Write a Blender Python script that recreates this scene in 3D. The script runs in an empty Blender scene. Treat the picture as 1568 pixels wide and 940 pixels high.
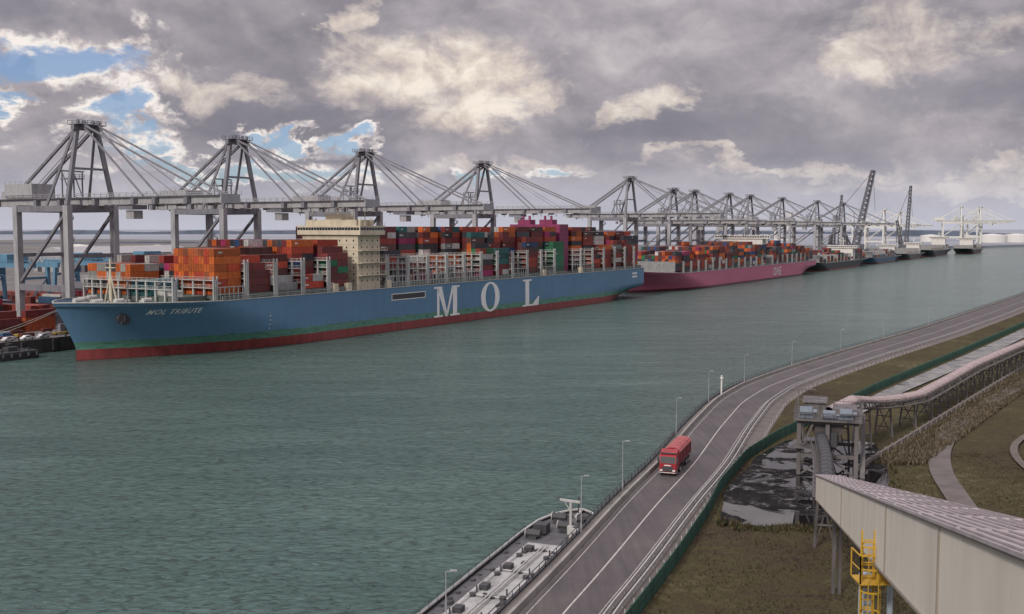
import bpy, math, random
import numpy as np
from mathutils import Vector, Matrix
random.seed(7)
R=random.random
def U(a,b): return a+(b-a)*random.random()
scene=bpy.context.scene
COL=bpy.context.collection

# ---------------------------------------------------------------- materials
def L3(r,g,b):
    def c(v):
        v/=255.
        return v/12.92 if v<=.04045 else ((v+.055)/1.055)**2.4
    return (c(r),c(g),c(b))
def newmat(name):
    m=bpy.data.materials.new(name); m.use_nodes=True
    nt=m.node_tree; b=nt.nodes['Principled BSDF']
    return m,nt,b
def mth(nt,op,a,b=None,c=None,clamp=False):
    n=nt.nodes.new('ShaderNodeMath'); n.operation=op; n.use_clamp=clamp
    for i,v in enumerate((a,b,c)):
        if v is None: continue
        if isinstance(v,(int,float)): n.inputs[i].default_value=v
        else: nt.links.new(v,n.inputs[i])
    return n.outputs[0]
def mixc(nt,f,a,b,mode='MIX'):
    n=nt.nodes.new('ShaderNodeMix'); n.data_type='RGBA'; n.blend_type=mode
    for i,v in ((0,f),(6,a),(7,b)):
        if isinstance(v,(int,float)): n.inputs[i].default_value=v
        elif isinstance(v,tuple): n.inputs[i].default_value=(v[0],v[1],v[2],1)
        else: nt.links.new(v,n.inputs[i])
    return n.outputs[2]
def ramp(nt,f,stops):
    n=nt.nodes.new('ShaderNodeValToRGB'); cr=n.color_ramp
    while len(cr.elements)<len(stops): cr.elements.new(.5)
    for e,(p,c) in zip(cr.elements,stops):
        e.position=p; e.color=(c,c,c,1) if isinstance(c,(int,float)) else (c[0],c[1],c[2],1)
    nt.links.new(f,n.inputs[0]); return n.outputs[0]
def pos(nt,scale=(1,1,1),off=(0,0,0),obj=False):
    if obj: g=nt.nodes.new('ShaderNodeTexCoord').outputs['Object']
    else: g=nt.nodes.new('ShaderNodeNewGeometry').outputs['Position']
    m=nt.nodes.new('ShaderNodeMapping'); m.inputs['Scale'].default_value=scale; m.inputs['Location'].default_value=off
    nt.links.new(g,m.inputs['Vector']); return m.outputs[0]
def noise(nt,vec,scale,detail=4,rough=.55,dist=0,out='Fac'):
    n=nt.nodes.new('ShaderNodeTexNoise'); n.inputs['Scale'].default_value=scale
    n.inputs['Detail'].default_value=detail; n.inputs['Roughness'].default_value=rough
    n.inputs['Distortion'].default_value=dist
    nt.links.new(vec,n.inputs['Vector']); return n.outputs[out]
def smooth(nt,v,a,b,lo=0.,hi=1.):
    n=nt.nodes.new('ShaderNodeMapRange'); n.interpolation_type='SMOOTHSTEP'
    nt.links.new(v,n.inputs[0]); n.inputs[1].default_value=a; n.inputs[2].default_value=b; n.inputs[3].default_value=lo;n.inputs[4].default_value=hi
    return n.outputs[0]
def bump(nt,b,h,strength,dist):
    n=nt.nodes.new('ShaderNodeBump'); n.inputs['Strength'].default_value=strength; n.inputs['Distance'].default_value=dist
    nt.links.new(h,n.inputs['Height']); nt.links.new(n.outputs[0],b.inputs['Normal'])
def paint(name,col,rough=.6,var=.35,scale=.8,metal=0,streak=True):
    m,nt,b=newmat(name)
    p=pos(nt,(1,1,.25) if streak else (1,1,1))
    f=noise(nt,p,scale,4,.65)
    dark=tuple(c*(1-var) for c in col); lite=tuple(min(1,c*(1+var*.5)) for c in col)
    nt.links.new(ramp(nt,f,[(.3,dark),(.5,col),(.75,lite)]),b.inputs['Base Color'])
    b.inputs['Roughness'].default_value=rough; b.inputs['Metallic'].default_value=metal
    return m
def vcol(name,rough=.6):
    m,nt,b=newmat(name)
    a=nt.nodes.new('ShaderNodeVertexColor'); a.layer_name='Col'
    f=noise(nt,pos(nt,(1,1,.4)),1.2,4,.6)
    k=ramp(nt,f,[(.3,.6),(.6,1.0),(.8,1.2)])
    nt.links.new(mixc(nt,1.0,a.outputs[0],k,'MULTIPLY'),b.inputs['Base Color'])
    b.inputs['Roughness'].default_value=rough
    return m

# ---------------------------------------------------------------- mesh builder
class MB:
    def __init__(s): s.v=[];s.f=[];s.m=[];s.c=[]
    def add(s,vs,fs,mi=0,col=(1,1,1)):
        o=len(s.v); s.v+= [tuple(p) for p in vs]
        for f in fs: s.f.append([o+i for i in f]); s.m.append(mi); s.c.append(col)
    def box(s,x0,x1,y0,y1,z0,z1,mi=0,col=(1,1,1)):
        s.add([(x0,y0,z0),(x1,y0,z0),(x1,y1,z0),(x0,y1,z0),(x0,y0,z1),(x1,y0,z1),(x1,y1,z1),(x0,y1,z1)],
              [(0,3,2,1),(4,5,6,7),(0,1,5,4),(1,2,6,5),(2,3,7,6),(3,0,4,7)],mi,col)
    def beam(s,a,b,w,h=None,mi=0,col=(1,1,1)):
        h=h or w; a=Vector(a);b=Vector(b);d=(b-a)
        if d.length<1e-6:return
        d.normalize(); up=Vector((0,0,1)) if abs(d.z)<.95 else Vector((0,1,0))
        r=d.cross(up).normalized()*w/2; u=r.cross(d).normalized()*h/2
        vs=[p+i*r+j*u for p in (a,b) for i,j in ((-1,-1),(1,-1),(1,1),(-1,1))]
        s.add(vs,[(3,2,1,0),(4,5,6,7),(0,1,5,4),(1,2,6,5),(2,3,7,6),(3,0,4,7)],mi,col)
    def cyl(s,a,b,r,n=10,mi=0,r2=None,col=(1,1,1)):
        r2=r if r2 is None else r2
        a=Vector(a);b=Vector(b);d=(b-a).normalized(); up=Vector((0,0,1)) if abs(d.z)<.95 else Vector((0,1,0))
        e=d.cross(up).normalized(); g=e.cross(d)
        vs=[]
        for p,rr in ((a,r),(b,r2)):
            for i in range(n):
                t=2*math.pi*i/n; vs.append(p+rr*(math.cos(t)*e+math.sin(t)*g))
        fs=[tuple(range(n))[::-1],tuple(range(n,2*n))]+[(i,(i+1)%n,n+(i+1)%n,n+i) for i in range(n)]
        s.add(vs,fs,mi,col)
    def rail(s,a,b,h=1.1,step=2.,mi=0,w=.08,col=(1,1,1)):
        a=Vector(a);b=Vector(b);n=max(1,int((b-a).length/step)); z=Vector((0,0,h))
        s.beam(a+z,b+z,w,mi=mi,col=col); s.beam(a+z*.5,b+z*.5,w*.8,mi=mi,col=col)
        for i in range(n+1):
            p=a.lerp(b,i/n); s.beam(p,p+z,w,mi=mi,col=col)
    def mesh(s,name,mats,vc=False,smooth=False):
        me=bpy.data.meshes.new(name); me.from_pydata(s.v,[],s.f)
        for m in mats: me.materials.append(m)
        me.polygons.foreach_set('material_index',s.m)
        if smooth: me.polygons.foreach_set('use_smooth',[True]*len(s.f))
        if vc:
            ca=me.color_attributes.new('Col','FLOAT_COLOR','CORNER')
            arr=[]
            for f,c in zip(s.f,s.c): arr+= [c[0],c[1],c[2],1.]*len(f)
            ca.data.foreach_set('color',arr)
        me.update(); return me
    def obj(s,name,mats,parent=None,vc=False,smooth=False,loc=(0,0,0),rz=0):
        o=bpy.data.objects.new(name,s.mesh(name,mats,vc,smooth)); COL.objects.link(o)
        o.location=loc;o.rotation_euler=(0,0,rz)
        if parent: o.parent=parent
        return o
def empty(name,loc=(0,0,0),rz=0,parent=None):
    o=bpy.data.objects.new(name,None); COL.objects.link(o); o.location=loc; o.rotation_euler=(0,0,rz); o.empty_display_size=1
    if parent:o.parent=parent
    return o
def inst(name,me,parent=None,loc=(0,0,0),rz=0,sc=(1,1,1)):
    o=bpy.data.objects.new(name,me); COL.objects.link(o); o.location=loc;o.rotation_euler=(0,0,rz);o.scale=sc
    if parent:o.parent=parent
    return o

# quay frame: x = along the quay (away), y = inland from the berth line
S0=Vector((-141.7,337.6,0)); AZ=math.atan2(.855,.518); D=Vector((math.cos(AZ),math.sin(AZ),0)); NN=Vector((-D.y,D.x,0))
def Q(s,n,z=0): return S0+s*D+n*NN+Vector((0,0,z))

# ---------------------------------------------------------------- camera
cam=bpy.data.cameras.new('camera'); co=bpy.data.objects.new('camera',cam); COL.objects.link(co)
co.location=(0,0,43); co.rotation_euler=(math.radians(90)-math.atan(120/1600),0,0)
cam.sensor_width=36; cam.lens=36*1600/1568; cam.clip_end=60000; cam.clip_start=.5
scene.camera=co

# ---------------------------------------------------------------- world
w=bpy.data.worlds.new('World'); scene.world=w; w.use_nodes=True; nt=w.node_tree
for n in list(nt.nodes): nt.nodes.remove(n)
out=nt.nodes.new('ShaderNodeOutputWorld')
SUN_EL=math.radians(36); SUN_AZ=math.radians(212)   # azimuth measured clockwise from +Y
sky=nt.nodes.new('ShaderNodeTexSky'); sky.sky_type='NISHITA'; sky.sun_disc=False
sky.sun_elevation=SUN_EL; sky.sun_rotation=SUN_AZ
bg1=nt.nodes.new('ShaderNodeBackground'); bg1.inputs[1].default_value=.085
skyc=mixc(nt,1.0,sky.outputs[0],(.80,.93,1.25),'MULTIPLY')
nt.links.new(skyc,bg1.inputs[0])
tc=nt.nodes.new('ShaderNodeTexCoord').outputs['Generated']
sep=nt.nodes.new('ShaderNodeSeparateXYZ'); nt.links.new(tc,sep.inputs[0])
az=mth(nt,'ARCTAN2',sep.outputs[0],sep.outputs[1])       # radians, + to the right
el=mth(nt,'ARCSINE',sep.outputs[2])
def wmap(sc,off=(0,0,0)):
    m=nt.nodes.new('ShaderNodeMapping'); m.inputs['Scale'].default_value=sc; m.inputs['Location'].default_value=off
    nt.links.new(tc,m.inputs['Vector']); return m.outputs[0]
# turbulent warp of the sky coordinates gives the cloud banks ragged outlines
wn=nt.nodes.new('ShaderNodeSeparateColor'); nt.links.new(noise(nt,wmap((1,1,1.7),(1,5,2)),7.5,6,.62,.2,'Color'),wn.inputs[0])
azw=mth(nt,'ADD',az,mth(nt,'MULTIPLY',mth(nt,'SUBTRACT',wn.outputs[0],.5),.42))
elw=mth(nt,'ADD',el,mth(nt,'MULTIPLY',mth(nt,'SUBTRACT',wn.outputs[1],.5),.15))
fine=noise(nt,wmap((1,1,1.35),(7,2,5)),19,6,.62,.4)
fineup=noise(nt,wmap((1,1,1.35),(7.006,2,5.02)),19,4,.62,.4)
relief=mth(nt,'SUBTRACT',fine,fineup)
def union(lst,fa=1.6):
    o=None
    for a,e,ra,re in lst:
        x=mth(nt,'DIVIDE',mth(nt,'SUBTRACT',azw,math.radians(a)),math.radians(ra))
        y=mth(nt,'DIVIDE',mth(nt,'SUBTRACT',elw,math.radians(e)),math.radians(re))
        g=mth(nt,'SUBTRACT',1.,mth(nt,'ADD',mth(nt,'MULTIPLY',x,x),mth(nt,'MULTIPLY',y,y)))
        o=g if o is None else mth(nt,'MAXIMUM',o,g)
    return mth(nt,'ADD',o,mth(nt,'MULTIPLY',mth(nt,'SUBTRACT',fine,.5),fa))
big=noise(nt,wmap((2.2,2.2,4.6)),2.0,4,.5,.4)
med=noise(nt,wmap((1,1,2.1),(3,1,2)),8,6,.56,.5)
val=mth(nt,'ADD',mth(nt,'MULTIPLY',big,.6),mth(nt,'MULTIPLY',med,.4))
val=mth(nt,'ADD',val,mth(nt,'MULTIPLY',relief,.3))
dark=smooth(nt,union([(10,4.9,10,1.4),(-11,6.2,4.5,.7),(-9,4.9,4,.9),(24,6.4,8,1.4),(-26,11.8,6,1.)],.9),-1.0,1.4,0,.65)
bright=smooth(nt,union([(-5,8.4,4.6,2.2),(-2.8,7.2,2.8,1.3),(-7.4,11.8,1.6,1.3)],1.4),-.9,1.05,0,.95)
bright2=smooth(nt,union([(22,9.4,3.,1.8),(6.8,6.3,1.8,.8),(-14.5,7.6,2.4,.8)],1.2),-1.0,1.3,0,.75)
lowb=smooth(nt,union([(23,2.6,10,.5),(14,3.4,6,.3),(1,3.3,3.4,.6),(-9,3.2,6,.7)],1.1),-.9,1.1,0,.6)
bright=mth(nt,'MAXIMUM',mth(nt,'MAXIMUM',bright,bright2),lowb)
bf=union([(-23.8,8.5,6.4,1.35),(-19.2,5.3,3.2,1.5),(-10.6,5.,1.5,.55),(-14,3.3,6,.5),(.9,2.9,2.,.35),(-29,6.5,2,1.8)])
rim=smooth(nt,bf,-1.2,.0,0,.95)
blue=smooth(nt,bf,.0,.7,0,.88)
base=ramp(nt,val,[(.3,L3(126,122,131)),(.44,L3(147,142,150)),(.55,L3(168,161,167)),(.68,L3(196,188,190))])
base=mixc(nt,dark,base,L3(120,120,132))
brc=ramp(nt,mth(nt,'ADD',fine,mth(nt,'MULTIPLY',relief,1.8)),[(.3,L3(166,160,166)),(.46,L3(206,196,194)),(.62,L3(245,237,230))])
brc2=ramp(nt,mth(nt,'ADD',med,mth(nt,'MULTIPLY',relief,1.0)),[(.3,L3(178,168,168)),(.5,L3(218,205,194)),(.66,L3(243,232,218))])
cl=mixc(nt,bright,base,brc2)
cl=mixc(nt,rim,cl,brc)
haze=ramp(nt,mth(nt,'DIVIDE',el,math.radians(5)),[(0,.85),(.3,.55),(.7,.12),(1,0.)])
cl=mixc(nt,haze,cl,L3(190,192,205))
zenith_boost=smooth(nt,el,math.radians(15),math.radians(45),1.06,3.1)  # overhead clouds brightened outside the view for added ambient light
bg2=nt.nodes.new('ShaderNodeBackground'); nt.links.new(cl,bg2.inputs[0]); nt.links.new(zenith_boost,bg2.inputs[1])
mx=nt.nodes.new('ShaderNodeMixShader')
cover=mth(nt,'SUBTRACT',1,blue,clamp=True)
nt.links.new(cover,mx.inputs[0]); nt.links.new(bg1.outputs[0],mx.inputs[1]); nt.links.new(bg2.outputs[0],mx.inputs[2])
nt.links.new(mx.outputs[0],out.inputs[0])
sl=bpy.data.lights.new('sun','SUN'); so=bpy.data.objects.new('sun',sl); COL.objects.link(so)
sl.energy=2.7; sl.angle=math.radians(8); sl.color=(1,.93,.84)
dv=Vector((math.sin(SUN_AZ)*math.cos(SUN_EL),math.cos(SUN_AZ)*math.cos(SUN_EL),math.sin(SUN_EL)))
so.rotation_euler=dv.to_track_quat('Z','Y').to_euler()

# ---------------------------------------------------------------- water
m,nt,b=newmat('harbour_water')
patch=noise(nt,pos(nt,(.004,.011,1)),1,4,.6)
w1=noise(nt,pos(nt,(.55,.85,1)),1,5,.66,.7)
w2=noise(nt,pos(nt,(.05,.10,1),(9,4,0)),1,2,.5)
w3=noise(nt,pos(nt,(.02,.05,1),(2,7,0)),1,3,.6)
c=ramp(nt,patch,[(.3,(.056,.104,.094)),(.7,(.080,.138,.122))])
c=mixc(nt,1.,c,ramp(nt,w1,[(.36,.5),(.5,1.),(.66,1.15)]),'MULTIPLY')  # ripple shading put into the colour, darker in the troughs
nt.links.new(c,b.inputs['Base Color'])
b.inputs['Roughness'].default_value=.16; b.inputs['IOR'].default_value=1.33
# gusts: ripple height varies over the basin
h=mth(nt,'ADD',mth(nt,'MULTIPLY',mth(nt,'MULTIPLY',w1,.75),ramp(nt,w3,[(.35,.55),(.6,1.)])),mth(nt,'MULTIPLY',w2,1.1))
bump(nt,b,h,1.0,1.3)
mb=MB(); S=45000
mb.add([(-S,-2000,0),(S,-2000,0),(S,S,0),(-S,S,0)],[(0,1,2,3)])
mb.obj('water',[m])

# ---------------------------------------------------------------- common materials
M_conc=paint('concrete',(.26,.245,.225),.85,.3,.25,streak=False)
M_dark=paint('dark_steel',(.045,.045,.05),.6,.4,1)
M_crane=paint('crane_grey_paint',(.17,.17,.19),.5,.3,.4)
M_crane_l=paint('crane_light_paint',(.31,.31,.32),.5,.3,.4)
M_white=paint('white_paint',(.60,.59,.56),.5,.2,.8)
M_cream=paint('cream_paint',(.52,.46,.35),.5,.2,.3)
M_blue=paint('yard_crane_blue',(.10,.22,.32),.5,.3,.4)
M_cont=vcol('container_paint')
M_glass,_,b=newmat('window_glass'); b.inputs['Base Color'].default_value=(.015,.02,.03,1); b.inputs['Roughness'].default_value=.12

# ---------------------------------------------------------------- container terminal land
m,nt,b=newmat('terminal_paving')
f=noise(nt,pos(nt,(.02,.02,1)),1,6,.6)
nt.links.new(ramp(nt,f,[(.3,(.08,.075,.075)),(.6,(.15,.14,.135)),(.8,(.22,.20,.19))]),b.inputs['Base Color']); b.inputs['Roughness'].default_value=.9
M_pave=m
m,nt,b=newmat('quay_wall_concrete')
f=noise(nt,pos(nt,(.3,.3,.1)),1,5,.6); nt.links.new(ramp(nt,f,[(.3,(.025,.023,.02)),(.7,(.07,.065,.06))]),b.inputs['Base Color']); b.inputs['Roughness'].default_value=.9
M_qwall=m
QN=29.5
mb=MB()
def prism(mb,pts,z0,z1,mt=0,ms=1):
    n=len(pts); vs=[(p[0],p[1],z0) for p in pts]+[(p[0],p[1],z1) for p in pts]
    mb.add(vs,[tuple(range(n,2*n))],mt); mb.add(vs,[(i,(i+1)%n,n+(i+1)%n,n+i) for i in range(n)],ms)
q=[Q(-600,QN),Q(1800,QN),Q(2000,400),Q(2300,3000),Q(-600,3000)]
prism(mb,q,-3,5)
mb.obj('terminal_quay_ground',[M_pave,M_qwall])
mb=MB()
for i in range(-10,140):
    s=i*12; mb.box(s,s+1.6,QN-.7,QN-.02,.6,4.6)
for i in range(-20,200):
    s=i*9; mb.cyl((s,QN+.8,5),(s,QN+.8,5.7),.35,8)
mb.obj('quay_fender_row',[M_dark],loc=S0,rz=AZ)
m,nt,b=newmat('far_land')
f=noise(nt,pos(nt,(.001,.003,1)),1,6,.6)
nt.links.new(ramp(nt,f,[(.35,L3(122,128,136)),(.55,L3(140,144,152)),(.7,L3(158,160,168))]),b.inputs['Base Color']); b.inputs['Roughness'].default_value=1  # pale bluish distance haze put into the land colour
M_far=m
mb=MB()
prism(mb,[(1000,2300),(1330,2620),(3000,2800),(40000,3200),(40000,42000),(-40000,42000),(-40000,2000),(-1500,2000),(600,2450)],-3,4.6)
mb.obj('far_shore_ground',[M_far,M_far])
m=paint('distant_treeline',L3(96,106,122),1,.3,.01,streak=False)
mb=MB()
def ridge(x0,y0,x1,y1,h,step=25):
    n=int(math.hypot(x1-x0,y1-y0)/step); hh=h*.7
    pv=None
    for i in range(n+1):
        t=i/n; hh+=U(-1,1)*h*.12; hh=min(h,max(h*.35,hh))
        x=x0+(x1-x0)*t;y=y0+(y1-y0)*t
        cur=[(x,y,3),(x,y,3+hh),(x,y+60,3+hh*.9)]
        if pv: mb.add(pv+cur,[(0,3,4,1),(1,4,5,2)])
        pv=cur
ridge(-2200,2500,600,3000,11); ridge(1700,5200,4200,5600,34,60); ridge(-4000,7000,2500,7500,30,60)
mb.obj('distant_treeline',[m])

# ---------------------------------------------------------------- ships
def hullfuncs(L,B,zd,zb,counter=8):
    def top(s): return zd+(zb-zd)*max(0,min(1,(45-s)/40))
    def stem(z): return -8*max(0,(z-4)/(zd-3))**1.15
    def br(s,z):
        zf=max(0,min(1,z/zd)); st=stem(z); t=max(0,min(1,(s-st)/(L*.24-L*.12*zf)))
        v=B*(1-(1-t)**(2+.5*zf))
        u=max(0,(s-(L-65))/65); zs=max(0,min(1,z/counter))
        v*=1-(.95*(1-zs)**1.2)*u*u-.07*u*u
        return max(v,.02)
    return top,stem,br
def make_hull(parent,L,B,zd,zb,mat,deckmat,railmat,name='hull'):
    top,stem,br=hullfuncs(L,B,zd,zb)
    mb=MB(); NS=90; NZ=16
    for side in (-1,1):
        grid=[]
        for i in range(NS+1):
            t=i/NS; t=t**1.5 if t<1 else 1
            row=[]
            for j in range(NZ+1):
                zt=-1.5+ (top(L*t)+1.5)*j/NZ
                s=stem(zt)+(L-stem(zt))*t
                row.append((s,side*br(s,zt),zt))
            grid.append(row)
        vs=[p for r in grid for p in r]; fs=[]
        for i in range(NS):
            for j in range(NZ):
                a=i*(NZ+1)+j; q=(a,a+NZ+1,a+NZ+2,a+1); fs.append(q if side<0 else q[::-1])
        mb.add(vs,fs)
        if side<0: g0=grid
        else: g1=grid
    a=g0[-1];c=g1[-1]
    mb.add(a+c,[(j,j+1+0,NZ+1+j+1,NZ+1+j) for j in range(NZ)])
    o=mb.obj(name,[mat],parent,smooth=True)
    mb=MB(); vs=[];fs=[]
    for i in range(NS+1):
        x,y,z=g0[i][-1]; dz=1.1 if x<40 else .02
        vs+=[(x,y*.995,z-dz),(x,-y*.995,z-dz)]
    for i in range(NS): fs.append((2*i,2*i+2,2*i+3,2*i+1))
    mb.add(vs,fs); mb.obj('main_deck',[deckmat],parent)
    mb=MB()
    for g in (g0,g1):
        for i in range(NS):
            a=Vector(g[i][-1]);c=Vector(g[i+1][-1])
            mb.beam(a+Vector((0,0,.08)),c+Vector((0,0,.08)),.35,.3)
            if a.x>35: mb.rail(a+Vector((0,0,.2)),c+Vector((0,0,.2)),1.2,2.5,w=.12)
    mb.obj('deck_edge_rail',[railmat],parent)
    return top,stem,br
def hull_mat(name,upper,green=True,z1=3.6,z2=6.2,red=(.26,.05,.05)):
    m,nt,b=newmat(name)
    sp=nt.nodes.new('ShaderNodeSeparateXYZ'); nt.links.new(nt.nodes.new('ShaderNodeTexCoord').outputs['Object'],sp.inputs[0])
    z=sp.outputs[2]
    n1=noise(nt,pos(nt,(.22,.22,.7),obj=True),1,6,.75)
    n2=noise(nt,pos(nt,(.5,.5,.05),obj=True),1,4,.6)
    n3=noise(nt,pos(nt,(.03,.03,.08),obj=True),1,5,.6)
    n4=noise(nt,pos(nt,(.9,.9,.10),(3,3,3),obj=True),1,5,.75)
    up=mixc(nt,ramp(nt,n2,[(.35,0.),(.8,.5)]),upper,tuple(c*.7 for c in upper))
    up=mixc(nt,ramp(nt,n3,[(.4,0.),(.75,.45)]),up,tuple(min(1,c*1.2+.015) for c in upper))
    up=mixc(nt,ramp(nt,n4,[(.62,0.),(.78,.45)]),up,(.16,.10,.07))
    for k in (7.4,10.9,14.6):
        d_=mth(nt,'ABSOLUTE',mth(nt,'SUBTRACT',z,k)); up=mixc(nt,ramp(nt,d_,[(0,.3),(.12,0.)]),up,tuple(c*.55 for c in upper))
    zz=mth(nt,'ADD',z,mth(nt,'MULTIPLY',mth(nt,'SUBTRACT',n1,.5),1.8))
    gz=ramp(nt,mth(nt,'SUBTRACT',zz,z2-.1),[(0,0.),(.15,1.)])
    if green:
        gc=ramp(nt,n1,[(.34,(.03,.06,.045)),(.41,(.07,.18,.13)),(.62,(.10,.25,.19)),(.7,(.14,.25,.21))])
        c=mixc(nt,gz,gc,up)
    else: c=up
    z3=mth(nt,'ADD',z,mth(nt,'MULTIPLY',mth(nt,'SUBTRACT',n1,.5),.7))
    rz_=ramp(nt,mth(nt,'SUBTRACT',z3,z1),[(0,0.),(.08,1.)])
    redc=ramp(nt,n2,[(.3,tuple(c*.6 for c in red)),(.7,red)])
    c=mixc(nt,rz_,redc,c)
    c=mixc(nt,ramp(nt,mth(nt,'ADD',z3,.2),[(0,0.),(.9,1.)]),(.05,.025,.025),c)
    nt.links.new(c,b.inputs['Base Color']); b.inputs['Roughness'].default_value=.5
    return m
PAL=[((.13,.018,.018),26),((.22,.03,.02),16),((.09,.035,.03),10),((.48,.10,.015),16),((.028,.028,.036),17),((.05,.05,.06),7),((.015,.10,.10),3),((.02,.055,.16),5),
     ((.45,.43,.41),5),((.30,.02,.10),5),((.015,.13,.05),4),((.34,.045,.02),10),((.2,.2,.2),3)]
PALX=[c for c,w_ in PAL for _ in range(w_)]
def ccol(pal=None):
    c=random.choice(pal or PALX); k=U(.65,1.25); return tuple(x*k for x in c)
def stack(mb,s,n,z0,tiers,pal=None,ln=12.2,labels=True,p20=.15):
    for t in range(tiers):
        c=ccol(pal)
        z=z0+t*2.62
        if ln>10 and R()<p20:
            mb.box(s,s+ln/2-.1,n,n+2.4,z,z+2.55,0,c); mb.box(s+ln/2+.1,s+ln,n,n+2.4,z,z+2.55,0,ccol(pal))
        else: mb.box(s,s+ln,n,n+2.4,z,z+2.55,0,c)
        if labels: mb.box(s-.03,s,n+.9,n+1.5,z+.2,z+2.4,0,tuple(x*.75 for x in c))
        if labels and R()<.35:
            lc=(.5,.48,.45) if max(c)<.4 else (.6,.6,.58)
            a=U(.5,2); mb.box(s+a,s+a+U(1.5,3.5),n-.02,n+.0,z+1.,z+1.6,0,lc)

M_deck=paint('ship_deck_paint',(.09,.11,.10),.8,.3,.3)
M_rail=paint('ship_rail_grey',(.42,.42,.40),.6,.3,.6)
M_lash=paint('lashing_bridge_grey',(.38,.39,.38),.6,.35,.5)
ship=empty('container_ship',S0,AZ)
L=392.;B=27.5;ZD=18.4;ZB=19.4
HB=hull_mat('ship_hull_blue',(.095,.20,.315))
top,stem,br=make_hull(ship,L,B,ZD,ZB,HB,M_deck,M_rail)
def port(s,z,off=.07):
    bb=br(s,z); e=.5
    dy=(br(s+e,z)-br(s-e,z))/(2*e); nrm=Vector((dy*-1,-1,0)).normalized()
    return Vector((s,-bb,z))+nrm*off
M_letter=paint('white_hull_lettering',(.74,.74,.72),.5,.2,.5)
mb=MB()
def lq(pts,sub=6):
    a,b_,c,d=[Vector((p[0],p[1])) for p in pts]
    vs=[];fs=[]
    for i in range(sub+1):
        for j in range(2):
            l=a.lerp(d,i/sub); r=b_.lerp(c,i/sub); q=l.lerp(r,j); vs.append(port(q.x,q.y))
    for i in range(sub): fs.append((2*i,2*i+1,2*i+3,2*i+2))
    mb.add(vs,fs)
def rect(s0,s1,z0,z1): lq([(s0,z0),(s1,z0),(s1,z1),(s0,z1)])
z0,z1=3.6,17.2
a=161.5;wd=20
rect(a,a+6.5,z0,z0+.8);rect(a,a+6.2,z1-.8,z1);rect(a+2.2,a+4.0,z0+.8,z1-.8)
rect(a+wd-7.5,a+wd,z0,z0+.8);rect(a+wd-6.2,a+wd,z1-.8,z1);rect(a+wd-5.4,a+wd-2,z0+.8,z1-.8)
lq([(a+8.6,z0),(a+10.6,z0),(a+6.2,z1-.82),(a+2.6,z1-.82)]);lq([(a+9.2,z0+.6),(a+10.4,z0),(a+wd-4.6,z1-.82),(a+wd-6.4,z1-.82)])
cs,cz=208,(z0+z1)/2; n=40
vs=[];fs=[]
for i in range(n+1):
    t=2*math.pi*i/n
    vs+=[port(cs+8.4*math.cos(t),cz+7.1*math.sin(t)),port(cs+4.3*math.cos(t),cz+6.2*math.sin(t))]
for i in range(n): fs.append((2*i,2*i+1,2*i+3,2*i+2))
mb.add(vs,fs)
a=238.5
rect(a,a+9,z0,z0+.8);rect(a,a+9,z1-.8,z1);rect(a+2.6,a+6.4,z0+.8,z1-.8);rect(a+9,a+16,z0,z0+.8);lq([(a+10,z0+.8),(a+16,z0+.8),(a+16.8,z0+4.6),(a+15.6,z0+4.6)])
rect(131,155,13.0,13.3);rect(131,155,15.5,15.8);rect(131,131.4,13.3,15.5);rect(154.6,155,13.3,15.5)
for s in (60,200,350):
    for k in range(4): rect(s,s+.5,7+k*1.5,7.4+k*1.5)
rect(372,380,13,14);rect(372,380,15,16)
mb.obj('hull_lettering',[M_letter],ship)
def hulltext(txt,s,z,size,parent,fn,mat,shear=.25,off=.09):
    cu=bpy.data.curves.new('txt','FONT'); cu.body=txt; cu.size=size; cu.shear=shear; cu.space_character=1.15; cu.resolution_u=2; cu.offset=.04
    ob=bpy.data.objects.new('txt',cu); COL.objects.link(ob)
    bpy.context.view_layer.update()
    me=bpy.data.meshes.new_from_object(ob.evaluated_get(bpy.context.evaluated_depsgraph_get()))
    bpy.data.objects.remove(ob)
    for v in me.vertices:
        v.co=fn(s+v.co.x,z+v.co.y,off)
    me.materials.clear(); me.materials.append(mat)
    o=bpy.data.objects.new('ship_name_lettering',me); COL.objects.link(o); o.parent=parent
hulltext('MOL TRIBUTE',13.5,14.9,2.35,ship,port,M_letter)
mb=MB()
vs=[port(131.4,13.3,.05),port(154.6,13.3,.05),port(154.6,15.5,.05),port(131.4,15.5,.05)];mb.add(vs,[(0,1,2,3)])
p=port(8.5,14,.1); mb.cyl(p+Vector((0,.6,0)),p+Vector((-.3,-1.0,-.1)),2.0,14)
mb.beam(p+Vector((0,-1.1,-1.8)),p+Vector((0,-1.1,1.6)),.7); mb.beam(p+Vector((-1.5,-1.1,-1.4)),p+Vector((1.5,-1.1,-1.4)),.8)
mb.obj('anchor_and_recess',[M_dark],ship)
# superstructure
mb=MB(); mg=MB()
bs0,bs1=112.,126.
mb.box(bs0,bs1,-25.5,4,ZD,40.5); mb.box(bs0-1,bs1+1,-27.5,6,40.5,44.2); mb.box(bs0+1,bs1-2,-24,3,44.2,46.6); mb.box(bs0+3,bs1-4,-14,-6,46.6,49)
for k in range(8):
    z=20.6+k*2.7
    mb.box(bs0-.12,bs1+.12,-25.62,4.1,z,z+.14)
for k in range(7):
    z=21.6+k*2.7
    for n in np.arange(-23.5,3,3.6): mg.box(bs0-.05,bs0-.01,n,n+.6,z,z+.75)
    for s in np.arange(bs0+2,bs1-1,3.4): mg.box(s,s+.6,-25.55,-25.51,z,z+.75)
for n in np.arange(-27,5.5,1.5): mg.box(bs0-1.05,bs0-1.01,n,n+1.3,42.4,43.5)
for s in np.arange(bs0-.6,bs1,1.8): mg.box(s,s+1.5,-27.55,-27.51,42.4,43.5)
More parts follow.
